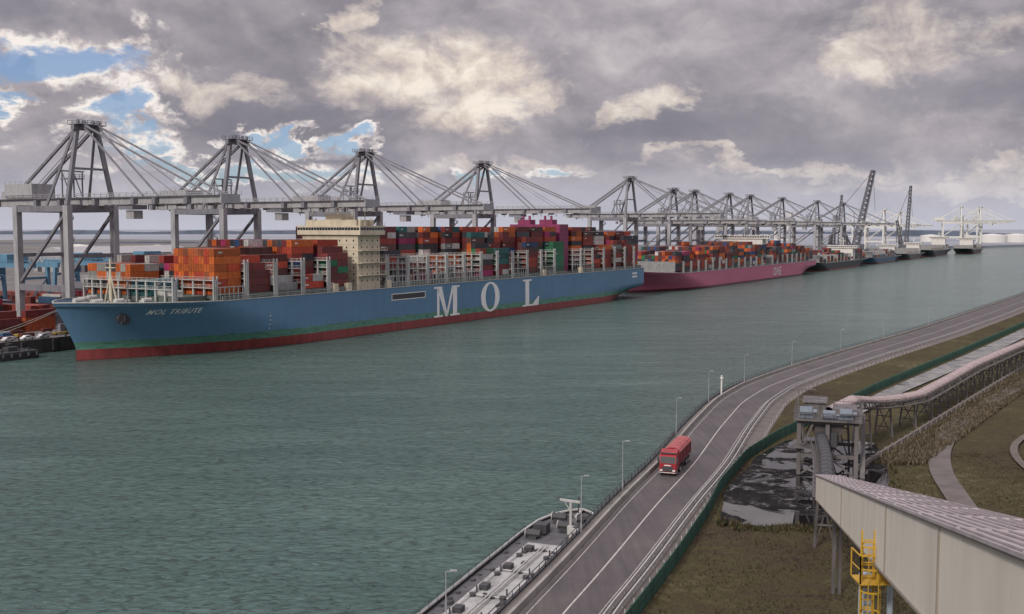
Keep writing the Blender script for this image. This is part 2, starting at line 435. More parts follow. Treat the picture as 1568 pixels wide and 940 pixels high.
for n in (-26,-20,-8,2): mb.cyl((bs0+4,n,44),(bs0+4,n,50.5),.18,6)
mb.cyl((bs0+6,-10,49),(bs0+6,-10,56),.3,6); mb.beam((bs0+6,-13,53.5),(bs0+6,-7,53.5),.3); mb.beam((bs0+6,-12,51),(bs0+6,-8,51),.25)
mb.cyl((bs0+6,-17,46.6),(bs0+6,-17,48.4),1.1,12)
for x,y in ((bs0+2,-25),(bs0+9,-25),(bs0+5,1),(bs0+9,-3)): mb.cyl((x,y,44.2),(x,y,46.2),.7,10); mb.cyl((x,y,46.2),(x,y,47.4),.7,10,r2=.1)
mb.rail((bs0-1,-27.5,44.2),(bs0-1,6,44.2)); mb.rail((bs0-1,-27.5,44.2),(bs1+1,-27.5,44.2))
for z in (24,29,34): mb.box(bs0,bs1+3,-27.3,-25.62,z,z+.3); mb.rail((bs0,-27.3,z+.3),(bs1+3,-27.3,z+.3))
mb.obj('deckhouse',[M_cream],ship); mg.obj('deckhouse_windows',[M_glass],ship)
mb=MB(); mb.box(291,301,-20,12,ZD,45.4); mb.box(293,299,-14,-6,45.4,48); mb.box(293,299,0,8,45.4,48)
for n in (-12,-8,2,6): mb.cyl((296,n,48),(296,n,50.2),.7,10)
for k in range(8): mb.box(290.9,301.1,-20.1,12.1,22+k*3,22.15+k*3)
mb.obj('funnel_casing',[paint('funnel_magenta',(.20,.03,.09),.5,.3,.4)],ship)
mb=MB()
mb.cyl((14,0,ZD),(14,0,33),.55,8,r2=.3); mb.beam((14,-3,ZD),(14,0,28),.4); mb.beam((14,3,ZD),(14,0,28),.4); mb.beam((14,-2.6,30),(14,2.6,30),.3); mb.beam((17,0,ZD),(14,0,26),.35)
mb.obj('foremast',[M_cream],ship)
mb=MB()
for x,y in ((5,-5),(5,5),(10,-9),(10,9),(17,-14),(17,14)):
    mb.cyl((x-1.6,y,ZD+.9),(x+1.6,y,ZD+.9),.9,10); mb.box(x-2,x+2,y-.9,y+.9,ZD-1,ZD+.3)
for i in range(14):
    x=U(2,20); y=U(-1,1)*br(x,18)*.75; mb.cyl((x,y,ZD-1),(x,y,ZD+.6),.45,8); mb.cyl((x+1.3,y,ZD-1),(x+1.3,y,ZD+.6),.45,8)
for sd in (-1,1): mb.beam((23,0,ZD+1.5),(27,sd*20,ZD+1.5),.4,5)
mb.obj('mooring_gear',[M_rail],ship)
mb=MB()
for (x,y),(xe,ye) in (((2,4),(-34,31)),((4,6),(-26,31)),((386,20),(420,31)),((388,10),(428,31))):
    P0=Vector((x,y,ZD+.3)); P1=Vector((xe,ye,5.6)); pv=P0
    for i in range(1,9):
        t=i/8; p=P0.lerp(P1,t); p.z-=2.2*math.sin(math.pi*t); mb.beam(pv,p,.1); pv=p
mb.obj('mooring_lines',[M_rail],ship)
# containers
cont=MB(); lash=MB()
bays=[22+14.4*i for i in range(6)]+[130.5+14.4*i for i in range(11)]+[305+14.4*i for i in range(6)]
fwdh=[3,6,6,6,7,7]; afth=[9,9,9,9,9,9,8,9,9,9,9]; stnh=[9,9,8,9,8,8]
heights=fwdh+afth+stnh
OR=(.46,.10,.015)
outer={2:(4,[(.16,.03,.03)]),3:(2,[(.4,.4,.38),(.3,.3,.3)]),4:(2,[(.4,.05,.03),(.4,.4,.38)]),5:(6,[(.16,.03,.03),(.14,.03,.03),(.02,.14,.07)]),
  11:(6,None),12:(6,[(.4,.4,.38),(.2,.03,.03),(.02,.10,.10)]),14:(7,None),16:(6,[(.02,.16,.07),(.03,.12,.07),(.14,.03,.03)]),18:(4,None),20:(6,None),21:(7,None),22:(7,None),19:(5,None)}
clear={6:7,7:6,8:6,9:5,10:4}      # rows already discharged on the water side
Z0=ZD+2.0
for bi,s in enumerate(bays):
    bw=min(br(s,17),br(s+12,17))-1.0
    k0=max(-10,-int(bw/2.5)); k1=-k0
    H_=heights[bi]
    rowrun=0;hh=H_
    for k in range(k0,k1):
        n=k*2.5
        if rowrun<=0: rowrun=random.randint(1,5); hh=H_-random.choice([0,0,0,0,1,1])
        rowrun-=1
        no=k-k0
        if no<clear.get(bi,2) and bi>1:
            if bi in outer and no<2:
                t,pal=outer[bi]; stack(cont,s,n,Z0,max(1,t-random.choice([0,0,1])),pal)
            elif bi in clear: stack(cont,s,n,Z0,max(0,min(H_,no-1)+random.choice([0,0,1]) if no>1 else 0),p20=.4)
            continue
        if bi==0: 
            if k<k0+5: continue
            stack(cont,s,n,Z0,2 if k<0 else 4,[(.02,.13,.13),(.03,.12,.14),(.3,.3,.3)] if k<0 else [OR,(.3,.3,.28),OR,(.05,.05,.06)]); continue
        if bi==1:
            if k<-2: stack(cont,s,n,Z0,6,[OR,OR,OR,(.4,.05,.02),(.3,.08,.03)])
            else: stack(cont,s,n,Z0,4+(k%3==0),PALX)
            continue
        stack(cont,s,n,Z0,hh,p20=.35 if no<8 else 0)
    lash.box(s-.3,s+12.5,-bw,bw,ZD,Z0-.15,1)
    x=s-1.1; hb=Z0+ (5.3 if bi<2 else 10.6)
    bw2=min(br(s-1,17),27)-.4
    for n in np.arange(-bw2,bw2+.1,bw2/5.): lash.beam((x,n,ZD),(x,n,hb),.6)
    for z in np.arange(Z0+2.4,hb+.1,2.65):
        lash.beam((x,-bw2,z),(x,bw2,z),1.0,.3); lash.rail((x-.4,-bw2,z),(x-.4,bw2,z),1.1,2.5,w=.12)
    for e in (-.8,.8): lash.beam((x+e,-bw2,ZD),(x+e,-bw2,hb+1.2),.42)
    if bi not in outer and bi>0:
        for z in (Z0+.2,Z0+2.6):
            lash.beam((s,-bw2,z),(s+12.4,-bw2,z),.26)
        for q_ in range(6):
            xx=s+1+q_*2.1; lash.beam((xx,-bw2,ZD),(xx,-bw2,Z0+2.6),.26)
        for q_ in range(5):
            nn=-bw2+2.5*2-.3; xx=s+1+q_*2.6
            lash.beam((xx,nn,Z0),(xx,nn,Z0+9),.2)
        for z in (Z0+5,Z0+8): lash.beam((s,-bw2+4.7,z),(s+12.4,-bw2+4.7,z),.2)
cont.obj('shipping_containers',[M_cont],ship,vc=True)
lash.obj('lashing_bridges',[M_lash,M_deck],ship)
mb=MB()
for s in (95,103,128.5,260,302): mb.box(s,s+2.5,-27.6,-25.8,ZD,ZD+3.2)
mb.obj('deck_lockers',[M_cream],ship)

# ---- other berthed ships
def other_ship(s,L,B,zd,zb,col,conh,name='container_ship',n=0,houseat=.7,red=(.2,.04,.04),bridge=8,pal=None,house=True):
    e=empty(name,Q(s,n),AZ)
    hm=hull_mat('ship_hull_paint',col,False,1.6,3,red)
    t,st,b_=make_hull(e,L,B,zd,zb,hm,M_deck,M_rail)
    c=MB(); i=L*.07; hs=L*houseat
    while i<L-20:
        if abs(i+6-hs)<12 and house: i+=14.4*1; continue
        bw=min(b_(i,zd),b_(i+12,zd))-1
        H_=conh-(2 if i<L*.15 else 0)-random.choice([0,0,1,1,2])
        k=-int(bw/2.5); r=0
        while k<int(bw/2.5):
            if r<=0: r=random.randint(1,6);h_=max(1,H_-random.choice([0,0,1,2]))
            r-=1
            if h_>0: stack(c,i,k*2.5,zd+1.6,h_,pal,labels=False,p20=.4)
            k+=1
        c.box(i-1.7,i-.9,-bw,bw,zd,zd+8,0,(.25,.25,.25))
        i+=14.4
    c.obj('shipping_containers',[M_cont],e,vc=True)
    if house:
        h_=MB(); g=MB(); zt=zd+1.6+conh*2.62+bridge
        h_.box(hs-5,hs+6,-B*.7,B*.7,zd,zt-3); h_.box(hs-6,hs+5,-B*.98,B*.98,zt-3,zt); h_.cyl((hs,0,zt),(hs,0,zt+8),.4,6); h_.beam((hs,-3,zt+5),(hs,3,zt+5),.4)
        h_.box(hs+14,hs+22,-6,6,zd,zt-2)
        for y in np.arange(-B*.95,B*.9,2.2): g.box(hs-6.05,hs-6.01,y,y+1.6,zt-2,zt-.8)
        h_.obj('deckhouse',[M_white],e); g.obj('bridge_windows',[M_glass],e)
    return e,b_
e2,b2=other_ship(424,380,25,12.5,14.5,(.46,.12,.20),7,houseat=.62,red=(.15,.035,.05),bridge=5)
def port2(s,z,off=.07): return Vector((s,-b2(s,z)-.1,z))
hulltext('ONE',238,3.2,10,e2,port2,M_letter,0)
e3,b3=other_ship(822,232,17,8,10,(.012,.014,.018),4,houseat=.75,n=-2,bridge=4)
other_ship(1075,190,14,7,9,(.03,.09,.17),3,houseat=.85,n=-2,bridge=6,pal=[(.3,.3,.3),(.2,.04,.03),(.03,.08,.2)])
other_ship(1290,150,13,7,9,(.05,.05,.055),2,houseat=.8,n=-3,bridge=9)
other_ship(1470,200,15,9,11,(.012,.015,.02),2,houseat=.8,n=-3,bridge=14)
other_ship(1690,180,15,7,10,(.02,.02,.025),1,houseat=.3,n=-30,bridge=16)

# ---------------------------------------------------------------- ship-to-shore cranes
def crane_mesh(name,mat,mat2,apex=82.,zb=51.5,fore=72.,back=54.,gauge=30.,lowboom=True):
    mb=MB()
    for x in (-10,10):
        for y in (0,gauge):
            mb.beam((x,y,8.5),(x,y,zb),2.2,2.6,1)
            for q_ in (-4,-1.4,1.4,4): mb.box(x+q_-1,x+q_+1,y-.8,y+.8,5.05,7)
            mb.box(x-5,x+5,y-.7,y+.7,7,8.6)
        mb.beam((x,0,21),(x,gauge,21),1.8,2.4)
        mb.beam((x,gauge,22),(x,0,zb-2),1.,1.)
        mb.beam((x,0,zb-1.2),(x,gauge,zb-1.2),1.6,2.2)
    for y in (0,gauge):
        mb.beam((-10,y,zb-1),(10,y,zb-1),2,2.6); mb.beam((-10,y,9.5),(10,y,9.5),1.6,2)
        mb.beam((-10,y,33),(10,y,33),1.1,1.4)
    for x in (-3.4,3.4):
        mb.beam((x,back,zb+1.5),(x,-4,zb+1.5),1.5,3.,1)
        mb.beam((x,-4,zb+1.5),(x,-fore,zb+1.5),1.3,2.5,1)
        mb.rail((x*1.55,back,zb+3),(x*1.55,-fore,zb+3),1.3,3.5,1,.14)
        mb.beam((x*1.45,back,zb+2.9),(x*1.45,-fore,zb+2.9),1.,.15,1)
    y=back
    while y>-fore: mb.beam((-3.4,y,zb+2.2),(3.4,y,zb+2.2),.8,.9,0); y-=9
    mb.beam((-4.2,-fore,zb+1.6),(4.2,-fore,zb+1.6),1.,3,1)
    for y in np.arange(-fore+6,back,5): mb.beam((4.6,y,zb),(4.6,y,zb-1.6),.25)
    for y in (-60,-44,-33,-12,8,22,47): 
        if -fore<y<back: mb.box(3.9,6.,y,y+2.6,zb-.5,zb+2.2,0); mb.box(-6,-4.4,y+2,y+3.6,zb,zb+2.2,0)
    for x in (-1,1):
        mb.beam((10*x,0,zb),(4.2*x,1,apex-2),1.3,1.5)
        mb.beam((9*x,gauge*.45,zb),(4.2*x,2,apex-2),.8,.9)
        mb.beam((3.6*x,2,apex-2),(3.6*x,gauge+12,zb+3),.9,1.)
        mb.beam((3.2*x,0,apex-.6),(3.4*x,-fore*.46,zb+3),.5,.6)
        mb.beam((3.2*x,0,apex-.6),(3.4*x,-fore*.93,zb+3),.5,.6)
        mb.beam((2.4*x,0,apex),(3.4*x,-fore*.7,zb+3),.2,.2)
        mb.beam((2.2*x,0,apex),(2.4*x,gauge+6,zb+8),.2,.2)
    mb.beam((-6.2,1,apex-2),(6.2,1,apex-2),1.8,1.8); mb.beam((-7,0,apex-17),(7,0,apex-17),.7,.8)
    mb.box(-6,6,-2,4,apex-1,apex-.7)
    mb.rail((-6,-2,apex-.7),(6,-2,apex-.7),1.3,2,w=.15);mb.rail((-6,4,apex-.7),(6,4,apex-.7),1.3,2,w=.15)
    for x in (-4.5,-2,2,4.5): mb.cyl((x-.3,0,apex+.2),(x+.3,0,apex+.2),.75,10)
    mb.box(-5,5,gauge-2,gauge+15,zb+3.2,zb+8.6,1); mb.box(-3,3,gauge+16,gauge+20,zb+3.2,zb+6,1)
    for q_ in range(5): mb.box(5.02,5.12,gauge+q_*3,gauge+q_*3+1.6,zb+4.4,zb+7.4,0)
    mb.rail((-5,gauge-2,zb+8.6),(-5,gauge+15,zb+8.6),1.1,3,1,.12)
    mb.box(-2,2,-26,-22,zb-5,zb-2,1); mb.box(-3.2,3.2,-27,-19,zb-1.6,zb,0)
    for x in (-2.5,2.5):
        mb.beam((x,8,zb+3),(x,8,zb+13),.4);mb.beam((x,13,zb+3),(x,13,zb+13),.4);mb.beam((x,8,zb+3),(x,13,zb+13),.3)
    mb.box(-3,3,7.5,13.5,zb+10,zb+10.4); mb.beam((-5,10.5,zb+13),(5,10.5,zb+13),.5); mb.rail((-3,7.5,zb+10.4),(3,7.5,zb+10.4),1.3,2,w=.15)
    for i in range(10):
        z=9+i*4.2; s=1 if i%2 else -1
        mb.beam((11.8,gauge-3*s,z),(11.8,gauge+3*s,z+4.2),.7,.2); mb.rail((12.2,gauge-3*s,z),(12.2,gauge+3*s,z+4.2),1,2,w=.1)
    return mb.mesh(name,[mat,mat2])
cm=crane_mesh('crane_steelwork',M_crane,M_crane_l)
cm2=crane_mesh('crane_steelwork_small',M_crane,M_crane_l,apex=76.,zb=47.,fore=62,back=48)
NQ=39.5
for s in (37,112,198,307,513): 
    e=empty('ship_to_shore_crane',Q(s,NQ),AZ); inst('steelwork',cm,e)
for s in (598,645,733,794,900,1040,1165):
    e=empty('ship_to_shore_crane',Q(s,NQ),AZ); inst('steelwork',cm2,e)
cm3=crane_mesh('crane_steelwork_white',M_white,M_white,apex=76.,zb=47.,fore=58,back=40)
for X,Y,rz,k in ((640,1800,AZ,1),(760,2050,AZ,1),(960,2240,AZ+.2,1.2),(1010,2260,AZ+.2,1.2),(1160,2600,AZ-.3,1.2),(880,2700,AZ,1.1),(560,2100,AZ,1.)):
    e=empty('ship_to_shore_crane',(X,Y,0),rz); o=inst('steelwork',cm3,e); e.scale=(k,k,k)
mb=MB()
for x in (-7,7):
    for y in (-16,16):
        mb.beam((x,y,6),(x*.8,y,27),1.3,1.6)
        mb.box(x-3,x+3,y-.8,y+.8,5,6.5)
    mb.beam((x*.8,-24,27.5),(x*.8,24,27.5),1.2,2)
    mb.rail((x,-24,28.5),(x,24,28.5),1.2,3,w=.15)
for y in (-16,16): mb.beam((-7,y,8),(7,y,8),1.1); mb.beam((-6,y,22),(6,y,22),1); mb.beam((-7,y,8),(6,y,22),.5)
mb.box(-5,5,-4,4,28.5,32); mb.box(-2,2,8,11,23,26)
ym=mb.mesh('stacking_crane_frame',[M_blue])
for s,n in ((-10,120),(22,118),(60,124),(95,120),(-40,230),(10,240),(70,235),(130,122),(170,126),(215,122),(-20,330),(40,330),(110,240),(260,124),(330,122),(400,126),(480,122),(560,126)):
    e=empty('yard_stacking_crane',Q(s,n),AZ); inst('gantry_frame',ym,e)
# yard container blocks + hatch covers on the quay
mb=MB()
RP=[(.16,.03,.025),(.2,.04,.03),(.12,.03,.025),(.3,.06,.03),(.05,.05,.06),(.03,.08,.16),(.35,.34,.32),(.25,.03,.05)]
for bx in range(-8,46):
    s0=bx*31-4
    for row in range(8):
        n=76+row*13
        for k in range(9):
            h_=random.randint(1,4)
            for t in range(h_):
                mb.box(s0+k*2.9,s0+k*2.9+2.44,n,n+12.2,5.1+t*2.62,7.65+t*2.62,0,ccol(RP))
mb.obj('yard_container_stacks',[M_cont],vc=True,loc=S0,rz=AZ)
mb=MB()
for s in (-62,-46,-30,-14,60,76,150,166,240,256,350,366):
    n=U(44,50)
    for t in range(random.randint(2,4)): mb.box(s+U(0,.5),s+13,n,n+12,5.05+t*1.1,5.95+t*1.1,0,ccol([(.16,.035,.03),(.11,.03,.03),(.06,.05,.05)]))
for i in range(60):
    s=U(-60,30);n=U(33,66); c=ccol(RP+[(.3,.2,.03),(.35,.07,.02)]); l=U(1.5,6)
    mb.box(s,s+l,n,n+U(1.2,2.5),5.5,5+U(.9,2.4),0,c); mb.box(s+.2,s+.8,n+.1,n+.9,5.02,5.5,0,(.03,.03,.03)); mb.box(s+l-.8,s+l-.2,n+.1,n+.9,5.02,5.5,0,(.03,.03,.03))
for s in (-40,-27,6,20):
    for k in range(3):
        for t in range(random.randint(1,3)): mb.box(s,s+12.2,56+k*2.6,58.44+k*2.6,5.05+t*2.62,7.6+t*2.62,0,ccol([(.3,.06,.02),(.2,.03,.03),(.15,.03,.03)]))
mb.obj('quay_equipment_and_hatch_covers',[M_cont],vc=True,loc=S0,rz=AZ)
# work pontoon moored between the quay and the bow
e=empty('work_pontoon',Q(-62,19.5,0),AZ); a=MB(); g=MB()
a.box(0,62,0,8.6,-.6,2.6); a.box(0,62,-.25,0,1.6,2.3)
for x in np.arange(1,62,3.): a.cyl((x,-.5,1.),(x,-.5,2.2),.5,8)
a.rail((0,.2,2.6),(62,.2,2.6),1.1,2.5,w=.1)
for x in (50,56,59.5): a.cyl((x,2,2.6),(x,2,3.6),.35,8)
for x,c in ((6,(.05,.05,.05)),(16,(.2,.04,.03)),(27,(.08,.08,.09)),(36,(.2,.05,.03)),(45,(.35,.34,.32)),(53,(.06,.06,.07))):
    g.box(x,x+U(3,6),3,6.2,2.6,2.6+U(.8,2.2),0,c); g.box(x+.4,x+2.,3.4,5.4,4.6,5.1,0,tuple(v*.6 for v in c)); g.box(x-2.2,x-1,4,5.5,2.6,3.3,0,(.1,.09,.08))
a.obj('pontoon_hull',[M_dark],e); g.obj('deck_cargo',[M_cont],e,vc=True)
def shed(s,n,ls,ln,h,mat):
    e=empty('terminal_warehouse',Q(s,n,5),AZ)
    a=MB(); a.box(0,ls,0,ln,0,h); a.add([(0,-.5,h),(0,ln+.5,h),(0,ln/2,h+ln*.12),(ls,-.5,h),(ls,ln+.5,h),(ls,ln/2,h+ln*.12)],[(0,1,2),(3,5,4),(0,2,5,3),(1,4,5,2)])
    a.obj('walls_and_roof',[mat],e)
    g=MB()
    for i in range(int(ls/12)): g.box(3+i*12,9+i*12,-.06,-.02,0,h*.55)
    for i in range(int(ln/12)): g.box(-.06,-.02,3+i*12,9+i*12,0,h*.55)
    g.obj('doors',[M_dark],e)
for a in ((-150,330,60,40,18,M_white),(-60,430,90,40,14,M_crane_l),(60,480,80,40,12,M_white),(180,520,120,50,14,M_white),(360,500,140,50,16,M_crane_l),(600,520,140,50,14,M_white),(-160,700,140,80,20,M_crane_l),(900,500,200,60,14,M_white)):
    shed(*a)
def tank(x,y,r,h,mat=None):
    a=MB(); a.cyl((0,0,0),(0,0,h),r,28); a.cyl((0,0,h),(0,0,h+r*.12),r*.99,28,r2=r*.1)
    for i in range(8):
        t=i/8*math.tau*.4; a.beam((math.cos(t)*(r+.4),math.sin(t)*(r+.4),h*i/8),(math.cos(t+.3)*(r+.4),math.sin(t+.3)*(r+.4),h*(i+1)/8),.6)
    a.rail((-r*.7,-r*.7,h),(r*.7,-r*.7,h),1.2,4,w=.2)
    o=a.obj('storage_tank',[mat or M_white]); o.location=(x,y,4.6)
for x,y,r,h in ((1330,2900,38,20),(1420,2950,38,20),(1540,3000,38,20),(1640,3060,40,22),(1240,3100,30,18),(-260,820,12,10),(-440,1300,20,16),(-560,1350,20,16)): tank(x,y,r,h)
def lattice(mb,a,b,w1,w2,n,t):
    a=Vector(a);b=Vector(b);d=(b-a).normalized();e=d.cross(Vector((0,0,1))).normalized() if abs(d.z)<.99 else Vector((1,0,0));g=e.cross(d)
    pr=None
    for i in range(n+1):
        p=a.lerp(b,i/n); w=w1+(w2-w1)*i/n
        c=[p+e*w*i_/2+g*w*j_/2 for i_,j_ in ((-1,-1),(1,-1),(1,1),(-1,1))]
        for k in range(4): mb.beam(c[k],c[(k+1)%4],t*.7)
        if pr:
            for k in range(4): mb.beam(pr[k],c[k],t); mb.beam(pr[k],c[(k+1)%4],t*.7)
        pr=c
M_heavy=paint('heavy_crane_paint',(.12,.12,.14),.6,.3,.3)
def heavy(x,y,ht,lean,backx,name='heavy_lift_crane',w=8,t=1.2):
    a=MB(); a.box(-20,20,-14,14,0,7); a.box(-8,12,-8,8,7,22)
    lattice(a,(2,0,18),(2+lean,0,ht),w,w*.55,16,t)
    lattice(a,(-6,0,20),(-backx,0,ht*.5),4,3,6,.8); a.beam((-backx,0,ht*.5),(2+lean,0,ht),.6); a.beam((-backx,0,ht*.5),(-14,0,20),1)
    a.beam((2+lean,0,ht),(6+lean,0,ht*.55),.4)
    a.cyl((-10,0,22),(-10,0,34),2,8)
    o=a.obj(name,[M_heavy]); o.location=(x,y,0)
heavy(469,1436,122,22,26)
heavy(640,1705,112,5,14,w=5,t=.8); heavy(439,1411,88,2,5,w=3.5,t=.6)

def parked_car(p,rz,col):
    e=empty('parked_car',p,rz)
    a=MB()
    prof=[(-2.2,.3),(-2.25,.75),(-1.5,.95),(-.9,1.45),(.8,1.45),(1.6,.95),(2.2,.85),(2.25,.35)]
    vs=[(x,-.85,z) for x,z in prof]+[(x,.85,z) for x,z in prof]; n=len(prof)
    a.add(vs,[tuple(range(n)),tuple(range(2*n-1,n-1,-1))]+[(i,n+i,n+(i+1)%n,(i+1)%n) for i in range(n)])
    a.obj('body',[paint('car_paint',col,.3,.1)],e)
    g=MB(); g.box(-.8,.75,-.87,-.855,1.0,1.38); g.box(-.8,.75,.855,.87,1.0,1.38)
    for x in (-1.4,1.4):
        for y in (-.85,.65): g.cyl((x,y,.33),(x,y+.2,.33),.33,12)
    g.obj('windows_and_wheels',[M_dark],e)
parked_car(Q(4,31.6,5.02),AZ,(.7,.7,.7)); parked_car(Q(10,31.5,5.02),AZ+.1,(.45,.46,.48)); parked_car(Q(-3,32,5.02),AZ+.2,(.5,.5,.5)); parked_car(Q(-10,31.8,5.02),AZ,(.1,.1,.12))

# ================================================================ NEAR BANK
RL=[(-40,0),(-24,30),(-14.,60),(-5.7,80),(1,98.5),(6.2,112.8),(15.7,140.7),(24.7,164.9),(33.6,192.4),(44.4,223),(55,245.3),(70.8,270.3),(98.8,310.6),(144.7,374),(212.5,473.5),(285,581),(330,650),(600,900)]
FN=[(-26,0),(-10,45),(5.5,83),(13.1,101.7),(19.1,117),(26.1,136.1),(29.9,148.1),(38.6,169.4),(47.6,185.2),(53.6,194.2),(84.7,241.8),(139.6,319.1),(199.1,404.7),(260,492),(330,590),(650,850)]
Ys=np.arange(0,900,1.)
def sm(pts,k):
    x=np.interp(Ys,[p[1] for p in pts],[p[0] for p in pts])
    ke=np.exp(-np.linspace(-2,2,2*k+1)**2); ke/=ke.sum()
    xp=np.concatenate([x[0]+(x[0]-x[1:k+1][::-1]),x,x[-1]+(x[-1]-x[-k-1:-1][::-1])])
    return np.convolve(xp,ke,'valid')
XL=sm(RL,14); XF=sm(FN,5)
SL=np.gradient(XL); K=np.sqrt(1+SL**2)
WR=np.interp(Ys,[0,100,150,230,310,440,900],[7.5,7.6,9,10.3,12,14,14])
def xl(y): return float(np.interp(y,Ys,XL))
def xf(y): return float(np.interp(y,Ys,XF))
def xo(y,w): return float(np.interp(y,Ys,XL)+w*np.interp(y,Ys,K))
def wr(y): return float(np.interp(y,Ys,WR))
def strip(mb,fa,fb,y0,y1,step,mi=0,nx=1):
    ys=np.arange(y0,y1+.01,step); vs=[];fs=[]
    for y in ys:
        a=fa(y);b_=fb(y)
        for j in range(nx+1):
            t=j/nx; vs.append(tuple(a[k]+(b_[k]-a[k])*t for k in range(3)))
    for i in range(len(ys)-1):
        for j in range(nx):
            a=i*(nx+1)+j; fs.append((a,a+1,a+nx+2,a+nx+1))
    mb.add(vs,fs,mi)
m,nt,b=newmat('rough_grass')
p=pos(nt)
n1=noise(nt,p,.05,6,.65); n2=noise(nt,p,.6,6,.7); n3=noise(nt,p,5,3,.7)
c=ramp(nt,mth(nt,'ADD',mth(nt,'MULTIPLY',n1,.5),mth(nt,'MULTIPLY',n2,.5)),[(.36,(.032,.026,.020)),(.44,(.068,.052,.034)),(.51,(.066,.060,.030)),(.58,(.092,.079,.043)),(.68,(.16,.135,.085))])
c=mixc(nt,1.,c,ramp(nt,n3,[(.3,.5),(.6,1.15)]),'MULTIPLY')
nt.links.new(c,b.inputs['Base Color']); b.inputs['Roughness'].default_value=1; b.inputs['Specular IOR Level'].default_value=.1
bump(nt,b,mth(nt,'ADD',n2,mth(nt,'MULTIPLY',n3,.3)),.8,.5)
M_grass=m
def gz(x,y): return 5+.18*math.sin(x*.11+1)*math.cos(y*.07)+.1*math.sin(x*.31)*math.sin(y*.27)
mb=MB(); ys=np.arange(0,896,4.); nx=90; vs=[];fs=[]
for y in ys:
    x0=xl(y)-1.3
    for j in range(nx+1):
        t=(j/nx)**1.6; x=x0+(900-x0)*t; d=max(0,min(1,(x-xf(y))/6)); vs.append((x,y,4.9 if x<xf(y) else 4.9+(gz(x,y)-4.9)*d))
for i in range(len(ys)-1):
    for j in range(nx): a=i*(nx+1)+j; fs.append((a,a+1,a+nx+2,a+nx+1))
mb.add(vs,fs); mb.obj('ground',[M_grass],smooth=True)
m,nt,b=newmat('asphalt')
p=pos(nt); n1=noise(nt,p,.12,5,.6); n2=noise(nt,p,8,3,.7); n4=noise(nt,pos(nt,(1.2,.06,1)),1,3,.6)
c=ramp(nt,n1,[(.3,(.058,.050,.051)),(.7,(.092,.079,.079))]); c=mixc(nt,1.,c,ramp(nt,n2,[(.3,.8),(.7,1.15)]),'MULTIPLY'); c=mixc(nt,1.,c,ramp(nt,n4,[(.35,.8),(.65,1.1)]),'MULTIPLY')
nt.links.new(c,b.inputs['Base Color']); b.inputs['Roughness'].default_value=.7
M_asph=m
M_strip=paint('service_path_surface',(.115,.10,.093),.85,.3,.3,streak=False)
M_line=paint('road_marking_paint',(.42,.40,.37),.7,.4,1.5,streak=False)
def V(x,y,z): return (x,y,z)
mb=MB()
strip(mb,lambda y:V(xo(y,-2.3),y,5.95),lambda y:V(xo(y,0),y,5.95),0,880,2)
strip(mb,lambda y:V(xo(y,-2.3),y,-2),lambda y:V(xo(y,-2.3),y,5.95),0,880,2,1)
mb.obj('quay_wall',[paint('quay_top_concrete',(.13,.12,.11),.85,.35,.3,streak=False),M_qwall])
mb=MB(); strip(mb,lambda y:V(xo(y,0),y,6),lambda y:V(xo(y,wr(y)),y,6),0,880,2); mb.obj('road',[M_asph])
def xstrip(y): return min(xo(y,wr(y)+ (3.2 if y<150 else 4.2)),xf(y)-.4)
mb=MB(); strip(mb,lambda y:V(xo(y,wr(y)),y,5.93),lambda y:V(xstrip(y),y,5.9),0,880,2); mb.obj('service_path',[M_strip])
mb=MB(); strip(mb,lambda y:V(xstrip(y),y,5.9),lambda y:V(max(xf(y)-.2,xstrip(y)+.1),y,5.15),0,880,2,0,6); strip(mb,lambda y:V(max(xf(y)-.2,xstrip(y)+.1),y,5.15),lambda y:V(xf(y)+.9,y,4.85),0,880,2)
mb.obj('grass_verge',[M_grass])
mb=MB()
strip(mb,lambda y:V(xo(y,wr(y)*.5-.09),y,6.006),lambda y:V(xo(y,wr(y)*.5+.09),y,6.006),0,880,2)
strip(mb,lambda y:V(xo(y,.45),y,6.006),lambda y:V(xo(y,.54),y,6.006),0,880,2)
strip(mb,lambda y:V(xo(y,wr(y)-.55),y,6.006),lambda y:V(xo(y,wr(y)-.46),y,6.006),0,880,2)
mb.obj('road_marking',[M_line])
mb=MB()
for y in np.arange(20,700,4.):
    a=Vector((xo(y,-.55),y,6.3));c=Vector((xo(y+3.9,-.55),y+3.9,6.3)); mb.beam(a,c,.35,.75)
mb.obj('quay_parapet',[M_conc])
mb=MB()
for y in np.arange(20,700,4.):
    a=Vector((xo(y,-2.1),y,5.95)); mb.rail(a,Vector((xo(y+4,-2.1),y+4,5.95)),1.0,2,w=.07)
    mb.beam(Vector((xo(y,-2.25),y,6.05)),Vector((xo(y+4,-2.25),y+4,6.05)),.35,.25)
mb.obj('quay_edge_railing',[M_dark])
M_galv=paint('galvanised_steel',(.40,.39,.38),.45,.25,1.)
mb=MB()
for off in (.3,1.15):
    for y in np.arange(20,700,4.):
        a=Vector((xo(y,wr(y)+off),y,6.5));c=Vector((xo(y+4,wr(y+4)+off),y+4,6.5)); mb.beam(a,c,.14,.32); mb.beam(Vector((a.x,a.y,5.9)),a,.12)
mb.obj('guardrail',[M_galv])
mb=MB()
for y in np.arange(20,330,3.):
    x=xstrip(y)-.35; mb.box(x-.05,x+.05,y-.05,y+.05,5.9,6.5)
mb.obj('path_marker_posts',[M_galv])
M_green=paint('green_fence_coating',(.035,.088,.066),.6,.4,.6)
mb=MB()
y=60.
while y<600:
    x=xf(y); sl=float(np.interp(y,Ys,np.gradient(XF))); st=.28/math.sqrt(1+sl*sl) if y<210 else .6/math.sqrt(1+sl*sl)
    w_=.1 if y<210 else .24
    mb.box(x-w_/2,x+w_/2,y-.02,y+.02,5.1,7.0); y+=st
